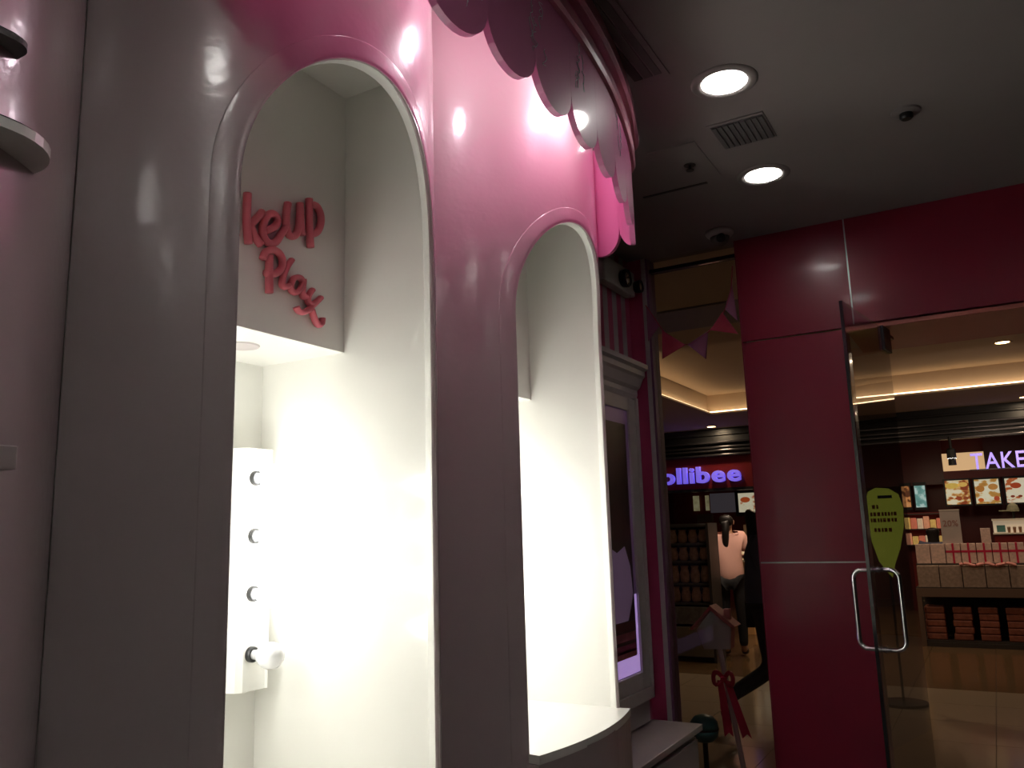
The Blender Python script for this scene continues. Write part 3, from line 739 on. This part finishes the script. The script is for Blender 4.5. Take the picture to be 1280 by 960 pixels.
for nmx, x0, x1, z0, z1, lab, sd in (('screen_board', -1.19, -1.02, 1.66, 2.04, 'narrow bluish lit screen left of the menu boards', 9), ('screen_board', -1.40, -1.27, 1.67, 2.04, 'narrow dark screen with orange food picture beside the bluish screen', 12)):
    t = thing(nmx, lab, 'screen', (x0, YM, z0)); obj('casing', B(x0-.02, x1+.02, YM, YM+.05, z0-.05, z1+.06), 'black', t)
    st = ((0, (.04, .09, .08)), (.45, (.15, .35, .32)), (.55, (.45, .62, .58)), (1, (.6, .75, .7))) if sd == 9 else ((0, (.02, .01, .01)), (.45, (.10, .03, .01)), (.55, (.5, .2, .06)), (1, (.8, .45, .2)))
    obj('screen', B(x0, x1, YM-.004, YM, z0, z1), poster_mat('screen_print', st, 9, .6, sd), t)
t = thing('menu_board', 'lit menu board showing a round red dish, beside the red wall in the left window', 'menu board', (-4.3, YM, 1.69))
obj('casing', B(-4.40, -3.9, YM, YM+.06, 1.62, 2.10), 'black', t)
obj('screen', B(-4.335, -3.95, YM-.004, YM, 1.69, 2.06), poster_mat('menu_print', FOOD[2], 7, .5, 7), t)
o = [(-4.20+.095*math.cos(q*PI/8), 1.93+.055*math.sin(q*PI/8)) for q in range(16)]
obj('dish_picture', PR(o, 'y', YM-.006, YM-.004), mat('dish_print', (.45, .08, .02), .5, emit=(.45, .08, .02), es=.5), t)
t = thing('menu_board', 'switched-off grey menu board above the person in pink', 'menu board', (-4.9, YM, 1.69))
obj('screen', B(-4.90, -4.40, YM-.004, YM+.05, 1.70, 2.08), mat('grey_screen_glow', (.25, .24, .27), .4, emit=(.2, .18, .22), es=.12), t)  # switched-off screen given a faint emission to lift its tone
t = thing('menu_board', 'two slim greenish lit boards left of the grey one', 'menu board', (-5.2, YM, 1.7))
for x0, x1 in ((-5.25, -5.13), (-5.0, -4.93)):
    obj('screen', B(x0, x1, YM, YM+.03, 1.75, 2.05), poster_mat('slim_print', ((0, (.1, .09, .03)), (.5, (.4, .36, .2)), (1, (.5, .5, .35))), 9, .3, x0), t)
tag(obj('hanging_sign', B(-5.15, -4.85, 16.20, 16.33, 1.52, 1.68), mat('brown_sign', (.12, .08, .06), .6)), 'dim brown hanging board left of the person in pink', 'sign')

bb = thing('menu_backboard', 'dark maroon board behind the menu boards above the person in pink', 'board', (-4.5, 16.45, 1.5))
obj('board', B(-5.7, -3.8, 16.41, 16.47, 0, 3.0), 'maroon', bb)
# restaurant back counter with shelf glow
t = thing('service_counter', 'white lit service counter holding small cups behind the gift boxes at right', 'counter', (.2, 13.0, 1.2))
obj('body', B(-.04, 1.3, 13.0, 13.4, 0, 1.22), 'maroon', t); obj('shelf', B(-.05, 1.3, 12.97, 13.4, 1.22, 1.24), 'counterw', t)
obj('upstand', B(-.04, 1.3, 13.05, 13.08, 1.24, 1.40), mat('counter_panel_glow', (.8, .72, .6), .5, emit=(.8, .62, .42), es=.3), t)  # upstand emits a little, counter light put into its material
obj('shelf', B(-.05, 1.3, 12.99, 13.2, 1.40, 1.425), 'counterw', t); obj('notice', B(-.0, .10, 13.035, 13.05, 1.25, 1.34), mat('teal_notice', (.08, .22, .2), .5), t)
for i, x in enumerate((.14, .205, .27, .335)):
    c = thing('paper_cup', ['small cup on the white counter, first from the teal notice', 'small cup on the white counter, second from the teal notice', 'small cup on the white counter, third from the teal notice', 'small cup on the white counter, at the photo edge'][i], 'cup', (x, 13.02, 1.24), 'cups on the white counter')
    obj('cup_body', LA([(.014, 0), (.02, .07)], (x, 13.02, 1.24), 'z', 12), mat('cup_brown', (.3, .15, .08), .5), c); obj('lid', LA([(.021, .07), (.021, .078), (.012, .085), (0, .085)], (x, 13.02, 1.24), 'z', 12), 'counterw', c)
bm = LA([(.075, 0), (.075, .03), (.06, .08), (.03, .11), (0, .12)], (.22, 13.3, 1.52), 'z', 16)
hat = thing('cap', 'grey-green cap shape above the white counter at the right photo edge', 'cap', (.22, 13.3, 1.5)); obj('crown', bm, mat('grey_green_cloth', (.28, .27, .18), .8), hat)
obj('brim', B(.05, .18, 13.22, 13.36, 1.525, 1.54, bev=.004), bpy.data.materials['grey_green_cloth'], hat); obj('stand', T([(.22, 13.3, 1.24), (.22, 13.3, 1.54)], .015, 8, cat=False), 'black', hat)
# food rack at left behind the gondola
fr = thing('food_rack', 'brightly lit rack of packed food behind the gift boxes, beside the glass door', 'rack', (-1.0, 14.5, 0))
obj('back', B(-1.30, -.72, 15.05, 15.1, .0, 1.56), 'maroon', fr)
for z in (1.05, 1.30, 1.54): obj('shelf_board', B(-1.30, -.72, 14.85, 15.05, z-.015, z), 'rack', fr)
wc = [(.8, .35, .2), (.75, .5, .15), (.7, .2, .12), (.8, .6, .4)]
fp = [mat('food_pack', c, .5, emit=c, es=.25, var=.4, vscale=30) for c in wc]  # faint emission of the packs stands in for shelf light
k = 0
for z in (1.05, 1.30):
    for j in range(6):
        x = -1.285+.093*j
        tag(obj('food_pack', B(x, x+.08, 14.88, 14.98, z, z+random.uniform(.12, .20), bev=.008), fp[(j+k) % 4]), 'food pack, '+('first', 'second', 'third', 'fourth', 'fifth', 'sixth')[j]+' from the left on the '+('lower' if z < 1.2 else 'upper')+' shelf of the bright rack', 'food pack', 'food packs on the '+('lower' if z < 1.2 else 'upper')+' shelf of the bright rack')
    k += 1
lamp('AREA', 'rack_fill', (-.9, 14.3, 2.2), 2.0, (1, .75, .5), .4, aim=(-1, 15, 1.2))  # added light on the food rack, no fixture
lamp('AREA', 'gift_fill', (.1, 10.0, 2.9), 5.0, (1, .75, .6), .3, aim=(.1, 11.3, .9))  # extra light aimed at the gift boxes, without a fixture
lamp('AREA', 'counter_fill', (.2, 12.3, 2.5), 3.0, (1, .8, .55), .4, aim=(.2, 13.1, 1.1))  # unseen light added over the service counter

# gift display gondola


gd = thing('gift_display', 'brown display table with two tiers of gift boxes and an open lower shelf', 'display table', (0, 11.1, 0))
GX0, GX1 = -.90, 1.25
obj('top', B(GX0, GX1, 10.95, 11.55, .64, .665), 'rack', gd)
obj('apron', B(GX0, GX1, 10.93, 10.96, .56, .655), mat('apron_brown', (.16, .10, .07), .5), gd)
obj('back_panel', B(GX0, GX1, 11.5, 11.53, .0, .6), 'rack', gd)
obj('bottom_shelf', B(GX0+.03, GX1, 10.97, 11.5, .03, .07), 'rack', gd); obj('plinth', B(GX0, GX1, 10.95, 10.98, 0, .05), 'rack', gd)
for x in (GX0, .235, 1.2): obj('leg', B(x, x+.05, 10.93, 10.98, 0, .57), mat('leg_brown', (.16, .10, .07), .5), gd)
obj('step', B(GX0+.02, GX1, 11.08, 11.5, .665, .93), 'rack', gd)
def rib_box(x, y, z, wx, wy, wz, m, rib, label, grp):
    t = thing('gift_box', label, 'gift box', (x+wx/2, y+wy/2, z), grp)
    obj('carton', B(x, x+wx, y, y+wy, z, z+wz, bev=.003), m, t)
    if rib:
        obj('ribbon', B(x+wx*.44, x+wx*.58, y-.003, y+wy+.003, z-.0, z+wz+.003), 'ribbon', t)
        obj('ribbon', B(x-.001, x+wx+.001, y-.002, y+wy+.002, z+wz*.55, z+wz*.66), 'ribbon', t)
for j in range(9):
    x = GX0+.03+.16*j; rb = 2 <= j
    rib_box(x, 11.09, .931, .150, .14, .225, 'giftbox', rb, (ORD[j-2]+' red-ribboned gift box from the left' if rb else ('plain speckled gift box at the left corner' if j == 0 else 'plain speckled gift box beside the first ribboned one'))+', upper tier of the display table', ('ribboned' if rb else 'plain')+' gift boxes in the upper tier')
for j in range(6):
    x = GX0+.03+.235*j
    rib_box(x, 10.965, .666, .226, .11, .245, 'lowbox', False, 'dim patterned carton, '+ORD[j]+' from the left in the lower tier of the display table', 'patterned cartons in the lower tier')
tag(obj('ribbon_garland', T([(-.42+.07*k, 10.955, .925+.012*math.sin(k*2.1)) for k in range(9)], .016, 8), mat('pink_ribbon', (.85, .35, .3), .5)), 'bright pink-white ribbon lying along the edge between the two box tiers', 'ribbon')
cl = ((-.84, -.63), (-.555, -.36), (-.295, -.10), (-.02, .19), (.32, .53))
for i, (xa, xb) in enumerate(cl):
    for k in range(5):
        dx = random.uniform(-.008, .008)
        tag(obj('packet', B(xa+dx, xb+dx, 11.02, 11.3, .071+.075*k, .141+.075*k, bev=.012), 'goods'), 'dark red packet, '+('bottom', 'second lowest', 'middle', 'second highest', 'top')[k]+' of the '+ORD[i]+' stack from the left table leg', 'packet', 'packets in lower stack %s' % 'abcdef'[i])
sg = thing('price_sign', 'grey placard reading 20% standing on the gift boxes', 'sign', (-.46, 11.3, 1.16))
obj('card', B(-.575, -.365, 11.16, 11.17, 1.157, 1.545), mat('placard_grey', (.42, .36, .33), .6), sg); obj('top_edge', B(-.578, -.362, 11.156, 11.174, 1.545, 1.555), 'counterw', sg)
word(sg, '20%', -.55, -.39, 11.158, 1.36, .07, mat('placard_print', (.3, .12, .10), .6), .001)
rib_box(-.17, 11.10, 1.158, .10, .10, .17, 'giftbox', False, 'upright speckled gift box standing on top of the upper tier', None)

# pouch rack in the left window
rk = thing('pouch_rack', 'dark rack of four rows of pouches left of the person in pink', 'rack', (-3.2, 9.1, 0))
RX0, RX1 = -3.75, -2.74
obj('back', B(RX0, RX1, 9.3, 9.33, 0, 1.48), 'rack', rk)
for x in (RX0, RX1-.03): obj('upright', B(x, x+.03, 8.98, 9.33, 0, 1.48), 'rack', rk)
for z in (1.265, 1.07, .83, .62, 1.46): obj('shelf_board', B(RX0, RX1, 9.0, 9.3, z-.02, z), 'rack', rk)
obj('lattice', B(RX0, RX1, 8.97, 9.0, .40, .58), mat('lattice_grey', (.16, .14, .13), .6, var=.6, vscale=25), rk)
for x0, x1 in ((-3.72, -3.27), (-3.24, -2.77)): 
    dd = obj('cupboard_door', B(x0, x1, 8.97, 8.99, .06, .37, bev=.004), mat('door_beige', (.20, .165, .12), .5), rk)
    obj('knob', LA([(.022, 0), (.022, -.015), (0, -.02)], (x1-.07, 8.97, .30), 'y', 14), 'black', dd)
for r_, z in enumerate((1.265, 1.07, .83, .62)):
    hgt = (.15, .15, .19, .17)[r_]
    for j in range(8):
        x = RX0+.045+.118*j
        bm = bmesh.new(); lathe(bm, [(.03, 0), (.052, .02), (.056, hgt*.5), (.04, hgt*.85), (.048, hgt)], (x+.05, 9.07, z), 'z', 10, 1, .5)
        tag(obj('pouch', bm, 'rackgoods', smooth=True), 'dim brown pouch, %s from the left in the %s row of the dark rack' % (ORD[j], ('top', 'second', 'third', 'bottom')[r_]), 'pouch', 'pouches in the %s row' % ('top', 'second', 'third', 'bottom')[r_])

# slim things beside the person in pink
t = thing('menu_stand', 'pale upright menu card on a stand to the right of the person in pink', 'stand', (-3.05, 12, 0))
obj('card', B(-3.14, -2.98, 12.0, 12.01, 1.16, 1.45), mat('card_beige', (.35, .24, .16), .6), t); obj('pole', T([(-3.06, 12.02, 0), (-3.06, 12.02, 1.3)], .015, 8, cat=False), 'steel', t)
t = thing('lit_stand', 'cream glowing stand leg and box right of the person in pink', 'stand', (-3.2, 11.6, 0))
obj('panel', B(-3.14, -3.04, 11.6, 11.66, .0, .95), mat('cream_stand', (.75, .5, .28), .5), t); obj('tray', B(-3.16, -2.98, 11.5, 11.7, .95, .98), 'counterw', t)
obj('shade', LA([(.07, 0), (.055, .13), (0, .13)], (-3.06, 11.6, .99), 'z', 14), 'wax', t)
tag(obj('carton', B(-3.10, -2.94, 11.4, 11.55, 0, .15, bev=.004), mat('lit_carton', (.85, .5, .22), .5)), 'small bright tan carton on the floor between the two persons', 'box')

# house-shaped sign on a post with ribbon
hs = thing('house_sign', 'small grey house-shaped sign with pink roof on a leaning post beyond the window', 'sign', (-1.45, 5.0, 0))
YH = 5.0
front = [(-1.600, .722), (-1.445, .728), (-1.432, .852), (-1.545, .945), (-1.640, .835)]
obj('house_front', PR(front, 'y', YH, YH+.02), 'board', hs)
obj('house_body', PR([(x*.98-.028+.0, z) for x, z in front], 'y', YH+.02, YH+.10), 'roofpink', hs)
bm = bmesh.new(); prism(bm, [(-1.66, .832), (-1.545, .952), (-1.545, .975), (-1.68, .835)], 'y', YH-.015, YH+.12)
obj('roof', bm, 'roofpink', hs); bm = bmesh.new(); prism(bm, [(-1.545, .952), (-1.425, .852), (-1.40, .86), (-1.545, .978)], 'y', YH-.015, YH+.12); obj('roof', bm, 'roofpink', hs)
obj('chimney', B(-1.475, -1.44, YH+.03, YH+.07, .88, .955), 'roofpink', hs)
obj('post', T([(-1.415, YH+.03, 0), (-1.515, YH+.03, .73)], .016, 10, cat=False), 'frame', hs)
obj('foot', LA([(.12, 0), (.12, .015), (.03, .03), (0, .03)], (-1.415, YH+.03, 0), 'z', 24), 'frame', hs)
rb = thing('ribbon_bow', 'dark red ribbon bow with two long tails tied round the leaning post', 'ribbon', (-1.49, YH, .58))
px = lambda z: -1.415-.1*z/.73
for s in (-1, 1):
    c = px(.56)
    obj('loop', T([(c, YH-.0, .56), (c+s*.04, YH-.02, .60), (c+s*.058, YH-.02, .565), (c+s*.045, YH-.02, .525), (c, YH, .555)], .013, 8), 'ribbon', rb, smooth=True)
    xa = c+s*.022; xb = c+(.105 if s > 0 else .0)
    obj('tail', PR([(xa-.018, .55), (xa+.018, .55), (xb+.035, .24), (xb+.01, .262), (xb-.018, .235)], 'y', YH-.012, YH-.008), 'ribbon', rb)
obj('knot', LA([(0, -.018), (.02, -.01), (.02, .01), (0, .018)], (px(.56), YH-.008, .56), 'z', 12), 'ribbon', rb)
tb = thing('round_bin', 'small round teal lidded bin beyond the glass beside the bench end', 'bin', (-1.60, 4.9, 0))
obj('bowl', LA([(.0, .22), (.05, .225), (.075, .25), (.083, .29)], (-1.60, 4.9, 0), 'z', 24), 'teal', tb, smooth=True)
obj('lid', LA([(.083, .296), (.078, .33), (.055, .358), (.02, .37), (0, .372)], (-1.60, 4.9, 0), 'z', 24), 'teal', tb, smooth=True)
obj('band', LA([(.084, .288), (.084, .298)], (-1.60, 4.9, 0), 'z', 24), 'black', tb)
obj('stem', LA([(.015, .22), (.015, .02), (.08, .015), (.08, 0), (0, 0)], (-1.60, 4.9, 0), 'z', 16), 'black', tb)

# feather banner seen through the door glass
bn2 = thing('feather_banner', 'yellow-green pointed banner with orange lettering seen through the door glass', 'banner', (-.8, 7.5, 0))
o = [(-.925, 1.62), (-.90, 1.69), (-.84, 1.72), (-.74, 1.71), (-.67, 1.66), (-.645, 1.55), (-.655, 1.40), (-.70, 1.22), (-.75, 1.10), (-.78, .99), (-.82, 1.04), (-.87, 1.12), (-.91, 1.28), (-.925, 1.45)]
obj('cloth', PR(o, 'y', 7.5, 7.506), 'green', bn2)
for z, a, b in ((1.56, -.88, -.84), (1.50, -.90, -.69), (1.45, -.90, -.70), (1.37, -.88, -.76)):
    bm = bmesh.new(); k = a
    while k < b:
        wdt = random.uniform(.018, .035); box(bm, k, k+wdt*.7, 7.494, 7.499, z-.013, z+.018); k += wdt
    obj('print_line', bm, 'orange', bn2, kind='stuff')
obj('blue_mark', B(-.83, -.72, 7.494, 7.499, 1.63, 1.655), mat('blue_print', (.03, .08, .3), .6), bn2)
obj('pole', T([(-.80, 7.52, 0), (-.80, 7.52, 1.7)], .010, 8, cat=False), 'steel', bn2); obj('base', LA([(.18, 0), (.18, .02), (.03, .03), (0, .03)], (-.80, 7.52, 0), 'z', 24), 'steel', bn2)

# ================================================================ PEOPLE
def skinned(name, joints, edges, rad, m, parent, root=0, sub=2):
    me = bpy.data.meshes.new(name); me.from_pydata(joints, edges, []); o = bpy.data.objects.new(name, me); COL.objects.link(o)
    md = o.modifiers.new('skin', 'SKIN'); md.use_smooth_shade = True
    for i, r in enumerate(rad):
        v = me.skin_vertices[0].data[i]; r = r if isinstance(r, tuple) else (r, r); v.radius = r; v.use_root = i == root
    sb = o.modifiers.new('sub', 'SUBSURF'); sb.levels = sub; sb.render_levels = sub
    dg = bpy.context.evaluated_depsgraph_get(); me2 = bpy.data.meshes.new_from_object(o.evaluated_get(dg))
    bpy.data.objects.remove(o); me2.materials.clear(); me2.materials.append(M[m] if isinstance(m, str) else m)
    for p in me2.polygons: p.use_smooth = True
    o = bpy.data.objects.new(name, me2); COL.objects.link(o); o.parent = parent; return o

def person(loc, rz, label, shirt, pants, J, hair='tail', scale=1, long=.04):
    """J: dict of joints in the body's own frame, facing +Y"""
    t = thing('person', label, 'person', loc, None, rz); t.scale = (scale,)*3
    names = ['pelvis', 'waist', 'chest', 'neck', 'chin', 'head', 'crown', 'shL', 'elL', 'wrL', 'haL', 'shR', 'elR', 'wrR', 'haR', 'hipL', 'knL', 'anL', 'toL', 'hipR', 'knR', 'anR', 'toR']
    base = dict(pelvis=(0, 0, .88), waist=(0, 0, 1.02), chest=(0, .0, 1.22), neck=(0, .0, 1.36), chin=(0, .01, 1.42), head=(0, .025, 1.49), crown=(0, .01, 1.555),
                shL=(-.155, 0, 1.31), elL=(-.20, -.01, 1.06), wrL=(-.21, .04, .84), haL=(-.21, .06, .76), shR=(.155, 0, 1.31), elR=(.20, -.01, 1.06), wrR=(.21, .04, .84), haR=(.21, .06, .76),
                hipL=(-.085, 0, .82), knL=(-.095, .01, .46), anL=(-.095, -.02, .08), toL=(-.10, .13, .03), hipR=(.085, 0, .82), knR=(.095, .01, .46), anR=(.095, -.02, .08), toR=(.10, .13, .03))
    base.update(J)
    rad = dict(pelvis=(.12, .095), waist=(.10, .08), chest=(.115, .085), neck=.048, chin=.055, head=(.072, .085), crown=(.055, .065), shL=.045, elL=.035, wrL=.024, haL=(.03, .018), shR=.045, elR=.035, wrR=.024, haR=(.03, .018),
               hipL=.075, knL=.052, anL=.036, toL=(.038, .026), hipR=.075, knR=.052, anR=.036, toR=(.038, .026))
    E_ = [('pelvis', 'waist'), ('waist', 'chest'), ('chest', 'neck'), ('neck', 'chin'), ('chin', 'head'), ('head', 'crown'), ('chest', 'shL'), ('shL', 'elL'), ('elL', 'wrL'), ('wrL', 'haL'), ('chest', 'shR'), ('shR', 'elR'), ('elR', 'wrR'), ('wrR', 'haR'),
          ('pelvis', 'hipL'), ('hipL', 'knL'), ('knL', 'anL'), ('anL', 'toL'), ('pelvis', 'hipR'), ('hipR', 'knR'), ('knR', 'anR'), ('anR', 'toR')]
    pts = [Vector(base[k]) for k in names]; ed = [(names.index(a), names.index(b)) for a, b in E_]; rd = [rad[k] for k in names]
    # fingers and thumb
    for s in 'LR':
        wv, hv = Vector(base['wr'+s]), Vector(base['ha'+s]); dd = (hv-wv).normalized(); sd = dd.cross(Vector((0, 0, 1)) if abs(dd.z) < .8 else Vector((0, 1, 0))).normalized()
        bi = names.index('ha'+s)
        for q, l in ((-.024, .055), (-.008, .066), (.009, .062), (.025, .048)):
            a = len(pts); pts += [hv+dd*.02+sd*q*1.1, hv+dd*(.02+l*.6)+sd*q*1.15+Vector((0, .006, 0)), hv+dd*(.02+l)+sd*q*1.15+Vector((0, .016, 0))]; rd += [.009, .0085, .007]; ed += [(bi, a), (a, a+1), (a+1, a+2)]
        a = len(pts); pts += [wv+dd*.04+sd*.035, wv+dd*.075+sd*.05]; rd += [.011, .009]; ed += [(bi, a), (a, a+1)]
    skinned('body', pts, ed, rd, 'skin', t, 0, 1)
    g = lambda k: Vector(base[k])
    # shirt
    P = [g('pelvis')+Vector((0, 0, long-.18)), g('waist'), g('chest'), g('neck')-Vector((0, 0, .05)), g('shL'), g('shL').lerp(g('elL'), .75), g('shR'), g('shR').lerp(g('elR'), .75)]
    skinned('shirt', P, [(0, 1), (1, 2), (2, 3), (2, 4), (4, 5), (2, 6), (6, 7)], [(.19, .16), (.155, .13), (.155, .125), .075, .085, .085, .085, .085], shirt, t, 0, 2)
    P = [g('pelvis'), g('hipL'), g('knL'), g('anL')+Vector((0, 0, .02)), g('hipR'), g('knR'), g('anR')+Vector((0, 0, .02))]
    skinned('trousers', P, [(0, 1), (1, 2), (2, 3), (0, 4), (4, 5), (5, 6)], [(.132, .11), .09, .066, .05, .09, .066, .05], pants, t, 0, 2)
    for s in 'LR':
        a, b = g('an'+s), g('to'+s); skinned('shoe', [a-Vector((0, 0, .02)), a.lerp(b, .5), b+Vector((0, .0, .005))], [(0, 1), (1, 2)], [.046, .044, (.046, .033)], 'shoe', t, 0, 1)
    # face
    hd = g('head')
    for s in (-1, 1):
        bm = bmesh.new(); bmesh.ops.create_uvsphere(bm, u_segments=8, v_segments=6, radius=.011); bmesh.ops.translate(bm, vec=hd+Vector((s*.03, .078, .005)), verts=bm.verts); obj('eye', bm, 'black', t, rel=False)
        bm = bmesh.new(); bmesh.ops.create_uvsphere(bm, u_segments=8, v_segments=6, radius=.02); bmesh.ops.scale(bm, vec=(.4, .8, 1.3), verts=bm.verts); bmesh.ops.translate(bm, vec=hd+Vector((s*.076, .0, -.01)), verts=bm.verts); obj('ear', bm, 'skin', t, rel=False)
    obj('nose', LA([(.012, 0), (.009, .015), (0, .04)], hd+Vector((0, .084, -.028)), 'z', 8), 'skin', t, rel=False)
    obj('mouth', B(hd.x-.02, hd.x+.02, hd.y+.066, hd.y+.078, hd.z-.052, hd.z-.044, bev=.003), mat('lips', (.4, .1, .08), .5), t, rel=False)
    # hair
    P = [hd+Vector((0, -.01, .05)), hd+Vector((0, -.045, 0)), hd+Vector((0, -.05, -.06))]; E2 = [(0, 1), (1, 2)]; R2 = [(.105, .105), (.105, .085), (.08, .055)]
    if hair == 'tail':
        P += [hd+Vector((0, -.10, .0)), hd+Vector((-.01, -.12, -.12)), hd+Vector((-.02, -.10, -.25)), hd+Vector((.01, -.09, -.33))]; E2 += [(1, 3), (3, 4), (4, 5), (5, 6)]; R2 += [.04, .045, .042, .02]
    elif hair == 'long':
        P += [hd+Vector((0, -.075, -.18)), hd+Vector((0, -.08, -.30))]; E2 += [(2, 3), (3, 4)]; R2 += [(.09, .035), (.07, .025)]
    skinned('hair', P, E2, R2, 'hair', t, 0, 2)
    return t
person((-2.69, 9.55, 0), math.radians(10), 'person in a loose pink top and black leggings with a dark ponytail, back turned', 'shirt', 'legging',
       dict(elR=(.22, .06, 1.10), wrR=(.14, .27, 1.08), haR=(.12, .34, 1.09), elL=(-.22, .05, 1.1), wrL=(-.15, .22, 1.12), haL=(-.13, .29, 1.13)))
person((-1.52, 6.2, 0), math.radians(-75), 'walking person in dark jacket and trousers, partly hidden by the red wall edge', 'denim', 'legging',
       dict(knL=(-.09, .20, .47), anL=(-.09, .22, .09), toL=(-.09, .36, .05), knR=(.09, .02, .45), anR=(.09, -.34, .20), toR=(.10, -.27, .07), elL=(-.2, -.08, 1.08), elR=(.2, .06, 1.07)), 'long', 1.0, .04)
person((-.72, 12.0, 0), math.radians(5), 'person with black hair behind the gift boxes, left of the 20% placard', 'denim', 'legging', {}, 'long', .86)
lamp('SPOT', 'person_fill', (-2.1, 8.2, 3.3), 150, (1, .78, .62), .06, aim=(-2.69, 9.55, 1.15), spot=.34, blend=.9)  # spot put in to brighten the pink top, no fixture
